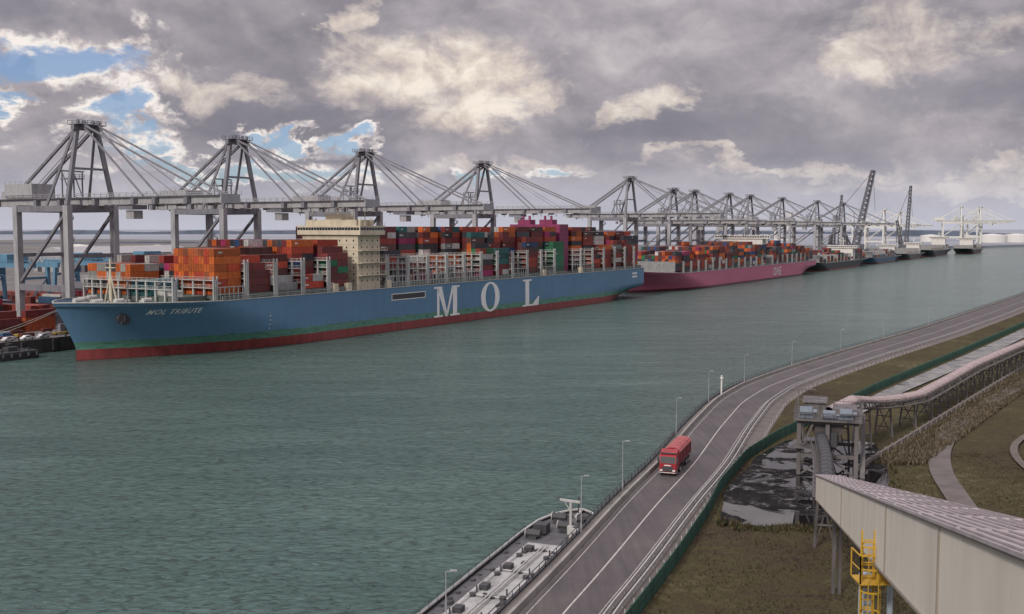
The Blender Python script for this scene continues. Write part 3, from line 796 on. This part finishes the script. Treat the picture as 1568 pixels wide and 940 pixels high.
for y in np.arange(60,600,2.5):
    a=Vector((xf(y),y,0));c=Vector((xf(y+2.5),y+2.5,0))
    for z in (5.3,6.1,6.95): mb.beam(a+Vector((0,.03,z)),c+Vector((0,.03,z)),.07,.1)
    mb.box(a.x-.07,a.x+.07,y-.12,y+.02,4.9,7.15)
mb.obj('green_fence',[M_green])
M_lamp=paint('lamp_pole_grey',(.30,.30,.31),.5,.2,1.)
def lamp(x,y,h,z=5.95):
    e=empty('street_lamp',(x,y,z))
    a=MB(); a.cyl((0,0,0),(0,0,h),.075,8,r2=.04); a.cyl((0,0,0),(0,0,1),.12,8); a.beam((0,0,h),(.5,-.1,h+.06),.05)
    a.obj('pole',[M_lamp],e); g=MB(); g.box(.35,.95,-.22,0,h+.04,h+.16); g.obj('lamp_head',[M_lamp],e)
for y,h in ((86,8.3),(125.3,7),(146.1,7),(186.2,6.6),(221.9,6.6),(250.6,6.6),(280.7,6.6),(315,6.6),(350,6.6),(400,6.6)): lamp(xo(y,-1.9),y,h)
e=empty('quay_beacon',(xo(232,-1.6),232,5.95)); a=MB(); a.cyl((0,0,0),(0,0,3.6),.18,8); a.box(-.35,.35,-.35,.35,3.6,3.8); a.cyl((0,0,3.8),(0,0,4.3),.18,8); a.obj('beacon_mast',[M_white],e)
# truck
def truck():
    y=160.; x=xo(y,wr(y)*.26); hd=math.atan2(-1,-SL[160])
    e=empty('red_truck',(x,y,6.01),hd)
    mr=paint('truck_red',(.27,.012,.02),.4,.25,1,streak=False); a=MB(); g=MB(); s_=MB(); tr=MB()
    prof=[(6.0,.55),(6.15,1.2),(6.1,1.9),(5.85,2.95),(5.35,3.45),(4.3,3.75),(3.9,3.7),(3.9,.9),(5.0,.9),(5.1,.55)]
    n=len(prof); vs=[(x_,-1.25,z) for x_,z in prof]+[(x_,1.25,z) for x_,z in prof]
    a.add(vs,[tuple(range(n)),tuple(range(2*n-1,n-1,-1))]+[(i,n+i,n+(i+1)%n,(i+1)%n) for i in range(n)])
    g.add([(6.13,-1.12,1.95),(6.13,1.12,1.95),(5.9,1.05,2.9),(5.9,-1.05,2.9)],[(0,1,2,3)])
    g.add([(6.18,-.8,.75),(6.18,.8,.75),(6.19,.8,1.45),(6.19,-.8,1.45)],[(0,1,2,3)])
    for sd in (-1,1):
        g.add([(5.75,1.262*sd,2.0),(4.6,1.262*sd,2.0),(4.6,1.262*sd,2.8),(5.6,1.262*sd,2.8)],[(0,1,2,3)])
        g.box(6.0,6.25,1.4*sd-.12,1.4*sd+.12,2.1,2.8)
        s_.box(6.1,6.22,.95*sd-.2,.95*sd+.2,.75,1.0)
    g.box(5.3,5.75,-1.2,1.2,3.3,3.42) ; s_.box(6.1,6.24,-1.2,1.2,.5,.58); s_.box(6.1,6.21,-.5,.5,1.55,1.7)
    for x_ in (5.2,2.6,-2.6,-3.9,-5.2):
        for sd in (-1,1): g.cyl((x_,sd*.95,.5),(x_,sd*1.24,.5),.5,16); s_.cyl((x_,sd*1.245,.5),(x_,sd*1.26,.5),.22,10)
    g.box(-6,5,-.45,.45,.7,1.05)
    bp=[(-1.25,1.3),(-1.25,3.1),(-.95,3.55),(-.4,3.75),(.4,3.75),(.95,3.55),(1.25,3.1),(1.25,1.3),(.8,1.05),(-.8,1.05)]
    n=len(bp); vs=[(3.4,p[0],p[1]) for p in bp]+[(-6.1,p[0],p[1]) for p in bp]
    a.add(vs,[tuple(range(n)),tuple(range(2*n-1,n-1,-1))]+[(i,(i+1)%n,n+(i+1)%n,n+i) for i in range(n)])
    for x_ in np.arange(-6,3.4,1.2):
        for sd in (-1,1): g.box(x_,x_+.14,sd*1.28-.04,sd*1.28+.04,1.3,3.1)
        for i in range(1,6):
            p_=bp[i];q2=bp[i+1]; tr.beam((x_,p_[0]*1.02,p_[1]+.03),(x_,q2[0]*1.02,q2[1]+.03),.3,.06)
    a.obj('body',[mr],e); g.obj('glass_tyres_chassis',[M_dark],e); s_.obj('lights_and_trim',[M_white],e); tr.obj('tarpaulin_bows',[paint('tarpaulin_pink',(.42,.16,.16),.6,.2)],e)
truck()

# ---------------------------------------------------------------- tanker barge at the near quay
def barge():
    t=Vector((.35,.937,0)).normalized(); rz=math.atan2(t.y,t.x)
    e=empty('tanker_barge',(-8.6,111.8,0),rz)
    Lb=39.5;W=10.4
    def outline(ins):
        return [(-70,-ins),(Lb-10,-ins),(Lb-6,-ins-.6),(Lb-3,-ins-1.9),(Lb-1-ins,-3.6-ins*.4),(Lb-ins,-W/2),(Lb-1-ins,-W+3.6+ins*.4),(Lb-3,-W+ins+1.9),(Lb-6,-W+ins+.6),(Lb-10,-W+ins),(-70,-W+ins)][::-1]
    dz=lambda x:1.5+max(0,(x-(Lb-14)))/14*1.1
    h_=MB(); pr=outline(0); n=len(pr)
    vs=[(p[0],p[1],-1) for p in pr]+[(p[0],p[1],dz(p[0])+.35) for p in pr]
    h_.add(vs,[(i,(i+1)%n,n+(i+1)%n,n+i) for i in range(n)])
    for i in range(n-1):
        a=pr[i];c=pr[i+1]; h_.beam((a[0],a[1],dz(a[0])+.4),(c[0],c[1],dz(c[0])+.4),.3,.18,2)
    pi_=outline(.2); h_.add([(p[0],p[1],dz(p[0])) for p in pi_],[tuple(range(n))],1)
    h_.obj('hull',[M_dark,paint('barge_side_deck',(.085,.085,.09),.7,.5,.6,streak=False),M_galv],e)
    k=MB(); d=MB(); w_=MB()
    k.add([(-68,-W+2.1,1.5),(Lb-15,-W+2.1,1.5),(Lb-15,-2.1,1.5),(-68,-2.1,1.5),(-68,-W+2.5,2.3),(Lb-15.6,-W+2.5,2.3),(Lb-15.6,-2.5,2.3),(-68,-2.5,2.3)],[(4,5,6,7),(0,1,5,4),(1,2,6,5),(2,3,7,6)])
    k.obj('cargo_trunk',[paint('barge_trunk_deck',(.34,.34,.33),.6,.45,.35,streak=False)],e)
    for y in (-W/2,-W/2-.45): w_.cyl((-68,y,2.6),(Lb-17,y,2.6),.1,8)
    w_.cyl((-68,-3.2,2.5),(Lb-17,-3.2,2.5),.07,6)
    for x in np.arange(-60,Lb-17,9): w_.cyl((x,-W+2.7,2.5),(x,-2.7,2.5),.07,6); d.box(x-.25,x+.25,-W/2-.8,-W/2+.5,2.3,2.55)
    for x in np.arange(-57,Lb-16,7.5):
        for y in (-3.4,-W+3.4): d.cyl((x,y,2.3),(x,y,2.65),.4,12); d.cyl((x+1.2,y,2.3),(x+1.2,y,3.1),.1,8)
        d.box(x+2,x+3.2,-W/2+.9,-W/2+1.9,2.3,2.9)
    for x in np.arange(-66,Lb-10,2.2):
        for y in (-.9,-W+.9): d.box(x,x+U(.2,.7),y-.2,y+.2,1.5,1.5+U(.15,.6))
    for y in (-.15,-W+.15): d.rail((-68,y,1.85),(Lb-10,y,1.85),1.0,2.2,w=.05)
    for x,y in ((Lb-5,-3.4),(Lb-5,-W+3.4),(Lb-8,-W/2),(Lb-12,-2),(Lb-12,-W+2)):
        z=dz(x); d.cyl((x,y-1,z+.8),(x,y+1,z+.8),.5,10); d.box(x-.8,x+.8,y-.6,y+.6,z,z+.5); w_.cyl((x,y+1,z+.8),(x,y+1.1,z+.8),.62,12)
        for q_ in (0,.7): d.cyl((x+1.7,y+q_,z),(x+1.7,y+q_,z+.9),.2,8)
    d.box(Lb-10.4,Lb-8.6,-3.2,-1.4,2,3.2); w_.box(Lb-11,Lb-10,-W+2.4,-W+3.8,2,3.1)
    d.cyl((Lb-2,-W/2,2.5),(Lb-2,-W/2,5.2),.08,6); w_.beam((Lb-3.4,-W/2,2.7),(Lb-.3,-W/2,2.9),.35,.2)
    for i in range(60):
        x=U(-60,Lb-3);y=U(-W+1,-1); z=dz(x) if x>Lb-14 else 2.3; d.box(x,x+U(.2,.9),y,y+U(.2,.6),z,z+U(.1,.45))
    w_.cyl((Lb-9.5,-W/2-1.2,2),(Lb-9.5,-W/2-1.2,6.4),.2,10); w_.beam((Lb-9.6,-W/2+.3,6.7),(Lb-9.3,-W/2-2.4,6.5),.3,.28); w_.beam((Lb-9.5,-W/2-1.2,5.2),(Lb-9.4,-W/2-.2,6.5),.1); w_.box(Lb-9.9,Lb-9.1,-W/2-1.6,-W/2-.8,2.1,3.2)
    d.obj('deck_fittings',[M_dark],e); w_.obj('pipework_and_crane',[M_galv],e)
barge()

# ---------------------------------------------------------------- coal yard, wet surfaces
m,nt,b=newmat('wet_coal_ground')
p=pos(nt); n1=noise(nt,p,.10,5,.6,.8); n2=noise(nt,p,1.0,6,.75); n3=noise(nt,p,.35,4,.6)
wet=ramp(nt,n1,[(.475,0.),(.495,1.)])
c=mixc(nt,wet,ramp(nt,mth(nt,'ADD',mth(nt,'MULTIPLY',n2,.5),mth(nt,'MULTIPLY',n3,.5)),[(.42,(.007,.0065,.007)),(.52,(.016,.015,.016)),(.58,(.07,.066,.066)),(.66,(.22,.21,.21))]),(.012,.011,.012))
nt.links.new(c,b.inputs['Base Color']); b.inputs['IOR'].default_value=1.75
nt.links.new(ramp(nt,wet,[(0,.95),(1,.02)]),b.inputs['Roughness']); nt.links.new(ramp(nt,wet,[(0,.08),(1,1.)]),b.inputs['Specular IOR Level'])
bn=nt.nodes.new('ShaderNodeBump'); bn.inputs['Distance'].default_value=.3
nt.links.new(mth(nt,'MULTIPLY',n2,mth(nt,'SUBTRACT',1,wet)),bn.inputs['Height']); nt.links.new(bn.outputs[0],b.inputs['Normal'])
M_coal=m
def sheet(name,pts,z,mat):
    a=MB(); a.add([(p[0],p[1],z) for p in pts],[tuple(range(len(pts)))]); return a.obj(name,[mat])
yardpts=[(27.2,134),(29,131.5),(32,130),(35,131.3),(38,130.2),(42,132.5),(46,136),(52,140),(60,165),(64,182),(55,188),(48.8,184),(44.5,177.5),(40,170),(37.5,163),(33.5,155),(30.5,148),(29,141)]
sheet('coal_yard',yardpts,5.32,M_coal)
m,nt,b=newmat('wet_concrete'); p=pos(nt); n1=noise(nt,p,.25,5,.7)
nt.links.new(ramp(nt,n1,[(.35,(.07,.07,.07)),(.55,(.20,.195,.19)),(.7,(.27,.27,.26))]),b.inputs['Base Color']); nt.links.new(ramp(nt,n1,[(.4,.2),(.6,.75)]),b.inputs['Roughness'])
M_wet=m
a=MB(); strip(a,lambda y:V(xf(y)+2.0,y,5.34),lambda y:V(xf(y)+6.+min(3,(y-190)*.03),y,5.34),196,590,3); a.obj('conveyor_service_road',[M_wet])
def ribbon(name,pts,w,z,mat,n=60):
    P=[Vector((p[0],p[1],0)) for p in pts]
    def cr(t):
        m_=len(P)-1; i=min(m_-1,int(t*m_)); u=t*m_-i
        p0=P[max(0,i-1)];p1=P[i];p2=P[i+1];p3=P[min(m_,i+2)]
        return .5*((2*p1)+(-p0+p2)*u+(2*p0-5*p1+4*p2-p3)*u*u+(-p0+3*p1-3*p2+p3)*u**3)
    a=MB();vs=[];fs=[]
    for i in range(n+1):
        t=i/n;c=cr(t);d=(cr(min(1,t+.01))-cr(max(0,t-.01))).normalized(); s_=Vector((-d.y,d.x,0))*w/2
        vs+=[(c.x-s_.x,c.y-s_.y,z),(c.x+s_.x,c.y+s_.y,z)]
    for i in range(n): fs.append((2*i,2*i+1,2*i+3,2*i+2))
    a.add(vs,fs); return a.obj(name,[mat])
ribbon('footpath',[(200,340),(124.5,251.9),(91.5,208),(76.3,182.4),(67.6,162.4),(62.2,142.7),(58,125),(50,100)],3.4,5.36,M_strip)
ribbon('access_track',[(260,330),(175,262),(120,215),(95,190),(84,172),(80,150),(84,128)],1.2,5.34,paint('gravel_track',(.11,.092,.08),.95,.3,.6,streak=False))
mb=MB()
W_=[(53.5,160.2),(84.7,204.4),(139,281.5),(230,410)]
for i in range(3):
    a=Vector((*W_[i],5.5));c=Vector((*W_[i+1],5.5)); mb.beam(a,c,.35,1.3)
    n=int((c-a).length/4)
    for k in range(n): p_=a.lerp(c,k/n); mb.box(p_.x-.3,p_.x+.3,p_.y-.3,p_.y+.3,5,6.3)
mb.obj('low_boundary_wall',[paint('weathered_concrete_wall',(.17,.15,.135),.9,.3,.5,streak=False)])

# ---------------------------------------------------------------- transfer tower and conveyors
M_tow=paint('weathered_tower_steel',(.11,.10,.10),.7,.55,.7)
M_pink=paint('conveyor_roof_sheet',(.34,.27,.265),.6,.3,.5,streak=False)
tz=math.radians(-18)
e=empty('transfer_tower',(49.6,162,5.2),tz)
a=MB(); g=MB(); y_=MB()
for x in (-4.2,0,4.2):
    for y in (-5,5):
        a.beam((x,y,0),(x,y,8.6),.6)
for z in (3.2,8.4):
    for y in (-5,5): a.beam((-4.2,y,z),(4.2,y,z),.4,.55)
    for x in (-4.2,4.2): a.beam((x,-5,z),(x,5,z),.4,.55)
for y in (-5,5):
    a.beam((-4.2,y,0),(0,y,3.2),.25); a.beam((4.2,y,0),(0,y,3.2),.25); a.beam((-4.2,y,3.2),(-2,y,8.4),.25)
for x in (-4.2,4.2): a.beam((x,-5,0),(x,5,3.2),.25); a.beam((x,-5,3.2),(x,5,8.4),.25); a.beam((x,5,3.2),(x,-5,8.4),.25)
a.box(-5,5,-6,6,8.6,8.85)
for s1,s2 in (((-5,-6),(5,-6)),((-5,6),(5,6)),((-5,-6),(-5,6)),((5,-6),(5,6))): a.rail((*s1,8.85),(*s2,8.85),1.1,1.4,w=.08)
a.box(-5,-1.2,-6.4,-3.5,4.4,4.6); a.rail((-5,-6.4,4.6),(-1.2,-6.4,4.6),1.1,1.2,w=.07)
def frus(mb,cx,cy,z0,w0,z1,w1,mi=0):
    vs=[(cx+i*w0,cy+j*w0,z0) for i,j in ((-1,-1),(1,-1),(1,1),(-1,1))]+[(cx+i*w1,cy+j*w1,z1) for i,j in ((-1,-1),(1,-1),(1,1),(-1,1))]
    mb.add(vs,[(3,2,1,0),(4,5,6,7),(0,1,5,4),(1,2,6,5),(2,3,7,6),(3,0,4,7)],mi)
frus(a,0,-2,3.4,.7,7.4,2.4); a.box(-2.4,2.4,-4.4,.4,7.4,8.6); g.box(-1.4,1.4,-4.6,-4.42,4.5,6.8)
a.box(-3.6,-.4,-2,3.5,8.85,10.8); a.box(.6,4.2,-3,2,8.85,10.2); a.box(-3.9,-.2,-2.3,3.8,10.8,10.95)
a.rail((-3.9,-2.3,10.95),(-.2,-2.3,10.95),1,1,w=.06); a.beam((-4.6,0,8.85),(-4.6,0,12.6),.15); a.beam((-4.6,0,12.6),(-2,0,12.6),.15)
for x,y,z in ((-3.2,-4.6,9.9),(2.6,-4.8,9.8),(.2,-4.9,9.5)): y_.cyl((x-.9,y,z),(x+.9,y,z),.75,12); y_.box(x-1.1,x+1.1,y-.5,y+.5,8.9,9.4); y_.cyl((x+1,y,z),(x+1.6,y,z),.35,10)
for q in range(7): a.beam((5.2,-5+q*1.4,q*1.2),(5.2,-3.6+q*1.4,q*1.2+1.2),.7,.12)
a.obj('steel_frame_and_hopper',[M_tow],e); g.obj('chute',[M_dark],e); y_.obj('drive_motors',[paint('motor_blue_grey',(.13,.16,.20),.5,.3,1)],e)
def conveyor(name,pts,w,roof,legs=True,legstep=9):
    e=empty(name,(0,0,0)); r=MB(); f=MB()
    P=[Vector(p) for p in pts]
    for i in range(len(P)-1):
        a_=P[i];c_=P[i+1]; d=(c_-a_).normalized(); s_=Vector((d.y,-d.x,0)).normalized()*w/2
        up=Vector((0,0,1))
        prof=[(-1,0),(-1,.45),(-.7,.8),(0,1.0),(.7,.8),(1,.45),(1,0)]
        vs=[p+s_*x+up*z for p in (a_,c_) for x,z in prof]; n=len(prof)
        r.add(vs,[(j,j+1,n+j+1,n+j) for j in range(n-1)])
        k=max(1,int((c_-a_).length/3))
        for q_ in range(k):
            p=a_.lerp(c_,q_/k)
            for j in range(n-1): r.beam(p+s_*prof[j][0]*1.01+up*(prof[j][1]+.03),p+s_*prof[j+1][0]*1.01+up*(prof[j+1][1]+.03),.12,.05)
            p2=a_.lerp(c_,(q_+1)/k)
            for sd in (-1,1): f.beam(p+s_*sd,p2+s_*sd-up*1.1 if q_%2 else p2+s_*sd,.12); f.beam(p+s_*sd,p+s_*sd-up*1.1,.14)
        for sd in (-1,1):
            f.beam(a_+s_*sd-up*.05,c_+s_*sd-up*.05,.22,.3); f.beam(a_+s_*sd-up*1.1,c_+s_*sd-up*1.1,.2,.25)
        f.beam(a_+s_*1.5-up*.9,c_+s_*1.5-up*.9,.7,.08); f.rail(a_+s_*1.85-up*.9,c_+s_*1.85-up*.9,1.1,3,w=.06)
        k=max(1,int((c_-a_).length/legstep))
        for q_ in range(k):
            p=a_.lerp(c_,(q_+.5)/k)
            for sd in (-1,1): f.beam(p+s_*sd-up,Vector((p.x+s_.x*sd*1.5,p.y+s_.y*sd*1.5,5)),.28)
            for z in (.35,.7):
                zz=5+(p.z-6)*z; f.beam(Vector((p.x+s_.x*1.2,p.y+s_.y*1.2,zz)),Vector((p.x-s_.x*1.2,p.y-s_.y*1.2,zz)),.18)
            f.beam(Vector((p.x+s_.x*1.4,p.y+s_.y*1.4,5)),p-s_-up,.14); f.beam(Vector((p.x-s_.x*1.4,p.y-s_.y*1.4,5)),p+s_-up,.14)
    r.obj('roof_cover',[roof],e); f.obj('trestle_frame',[M_tow],e)
conveyor('conveyor_bridge',[(50.5,165,13.6),(57,173,14.2),(64,184,12.2),(72,194,10.9),(80,203,10.4),(93,222,10.4),(108,243,10.9),(128,268,11.6),(175,330,11.6),(260,445,11.6),(340,545,11.6)],2.2,M_pink,legstep=7)
conveyor('feeder_conveyor',[(47,157,11.2),(40.5,133,13.2),(34.0,111,14.9)],1.6,M_dark,legstep=22)
# enclosed conveyor gallery that climbs towards the viewpoint
A=Vector((32.5,110,16.7)); dirv=(Vector((12.9,35,33.6))-A); 
def gp(t): return A+dirv*t
d=dirv.normalized(); sw=Vector((-d.y,d.x,0)).normalized()*2.45
if sw.x<0: sw=-sw
e=empty('conveyor_gallery',(0,0,0)); wmb=MB(); rmb=MB(); tmb=MB()
hh=Vector((0,0,2.6)); t0,t1=0.0,1.42
a_,c_=gp(t0),gp(t1)
vs=[a_,a_+sw,a_+sw-hh,a_-hh,c_,c_+sw,c_+sw-hh,c_-hh]
wmb.add(vs,[(0,1,2,3),(7,6,5,4),(0,3,7,4),(1,5,6,2),(3,2,6,7)])
up=Vector((0,0,.1)); k=sw*.04
rmb.add([a_-k+up*.2,a_+sw+k+up*.2,c_-k+up*.2,c_+sw+k+up*.2,a_-k+up,a_+sw+k+up,c_-k+up,c_+sw+k+up],[(4,5,7,6),(0,4,6,2),(1,3,7,5),(0,1,5,4),(2,6,7,3)])
for i in range(9):
    q_=sw*(i/8.); rmb.beam(a_+q_+up*1.3,c_+q_+up*1.3,.04,.04)
for i in range(18):
    p=gp(t1*i/18.); rmb.beam(p-k+up*1.2,p+sw+k+up*1.2,.06,.03)
out_=-sw.normalized()
for Yv in (63,36.2,24):
    t=(110-Yv)/75; p=gp(t); tmb.beam(p+out_*.02,p+out_*.02-hh,.06,.05)
for sd in (.03,2.57): tmb.beam(gp(0)+out_*.03-Vector((0,0,sd)),gp(t1)+out_*.03-Vector((0,0,sd)),.05,.08)
m,nt,b=newmat('gallery_cladding'); p=pos(nt,(1,1,.3)); n1=noise(nt,p,.5,5,.6); n2=noise(nt,pos(nt,(3,3,.3)),1,4,.7)
c=ramp(nt,n1,[(.3,(.58,.535,.46)),(.6,(.68,.635,.55))]); c=mixc(nt,ramp(nt,n2,[(.55,0.),(.8,.35)]),c,(.45,.38,.30))
nt.links.new(c,b.inputs['Base Color']); b.inputs['Roughness'].default_value=.5
wmb.obj('side_cladding',[m],e); rmb.obj('corrugated_roof',[paint('gallery_roof_sheet',(.36,.32,.33),.55,.3,.6,streak=False)],e); tmb.obj('panel_joints',[paint('joint_strip',(.25,.22,.19),.6,.2)],e)
s_=MB()
p=gp(.04)-hh
for q_ in (p+sw*.75,p+sw): s_.beam(q_,Vector((q_.x,q_.y,5)),.3)
p=gp(.97)-hh
s_.beam(p+sw,Vector((p.x+sw.x,p.y+sw.y,5)),.4)
s_.obj('support_legs',[M_tow],e)
e=empty('ladder_column',(14.45,41,5)); c=MB(); yl=MB()
c.cyl((-.25,0,0),(-.25,0,24.2),.27,16); c.cyl((.85,.3,0),(.85,.3,24.2),.12,10)
c.obj('steel_column',[paint('column_blue_white',(.38,.43,.48),.4,.2,.6)],e)
lx,ly=-.45,-.75
for sx in (-.25,.25): yl.beam((lx+sx,ly,12),(lx+sx,ly,26.2),.06)
z=12
while z<26.1: yl.beam((lx-.25,ly,z),(lx+.25,ly,z),.04); z+=.3
z=14
while z<26:
    pr=[(lx+.40*math.cos(t),ly-.35+.40*math.sin(t),z) for t in np.linspace(0,math.tau,11)]
    for i in range(10): yl.beam(pr[i],pr[i+1],.025,.06)
    z+=.9
for t in np.linspace(0,math.tau,7)[:-1]: yl.beam((lx+.40*math.cos(t),ly-.35+.40*math.sin(t),14),(lx+.40*math.cos(t),ly-.35+.40*math.sin(t),25.7),.03)
yl.box(-.95,.35,-1.4,-.3,24.2,24.26)
for p1,p2 in (((-.95,-1.4),(.35,-1.4)),((-.95,-1.4),(-.95,-.3)),((.35,-1.4),(.35,-.3))): yl.rail((*p1,24.26),(*p2,24.26),1.1,.6,w=.045)
yl.obj('caged_ladder',[paint('safety_yellow',(.50,.30,.03),.5,.25)],e)

# ---------------------------------------------------------------- grass and reed tufts on the bank (one object)
m,nt,b=newmat('grass_tufts'); a_=nt.nodes.new('ShaderNodeVertexColor'); a_.layer_name='Col'; nt.links.new(a_.outputs[0],b.inputs['Base Color']); b.inputs['Roughness'].default_value=1; b.inputs['Specular IOR Level'].default_value=.05
mb=MB()
def tuft(x,y,z,h,c):
    for k in range(5):
        t=R()*6.28; dx,dy=math.cos(t)*h*.4,math.sin(t)*h*.4; w_=h*.12
        mb.add([(x-w_*math.sin(t),y+w_*math.cos(t),z),(x+w_*math.sin(t),y-w_*math.cos(t),z),(x+dx,y+dy,z+h*U(.6,1.1))],[(0,1,2)],0,c)
GC=[(.055,.049,.026),(.075,.065,.035),(.098,.08,.048),(.058,.058,.027),(.125,.105,.065)]
def inpoly(x,y,P):
    r=False;j=len(P)-1
    for i in range(len(P)):
        if (P[i][1]>y)!=(P[j][1]>y) and x<(P[j][0]-P[i][0])*(y-P[i][1])/(P[j][1]-P[i][1])+P[i][0]: r=not r
        j=i
    return r
for i in range(30000):
    y=U(95,175); x=U(xf(y)+.6,xf(y)+60)
    if inpoly(x,y,yardpts): continue
    cl_=math.sin(x*.35+math.sin(y*.2)*2)*math.cos(y*.31+x*.12)
    if R()>.5+.5*cl_: continue
    tuft(x,y,gz(x,y)-.02,U(.12,.4),random.choice(GC))
for i in range(900):
    j=random.randint(0,7); P0=yardpts[j];P1=yardpts[(j+1)%len(yardpts)]; t=R(); x=P0[0]+(P1[0]-P0[0])*t+U(-1,1);y=P0[1]+(P1[1]-P0[1])*t-U(0,2.5)
    tuft(x,y,5,U(.3,.9),random.choice([(.06,.05,.03),(.1,.085,.05),(.04,.045,.02)]))
for i in range(18000):
    t=R(); y=165+t*130; x0=57+(y-165)*.70; x=x0+U(-1,9)
    tuft(x,y,gz(x,y)-.02,U(.3,1.0),random.choice([(.13,.105,.072),(.09,.074,.05),(.065,.057,.035),(.17,.145,.105)]))
mb.obj('grass_tufts',[m],vc=True)

scene.view_settings.view_transform='Standard'; scene.view_settings.look='None'; scene.view_settings.exposure=0
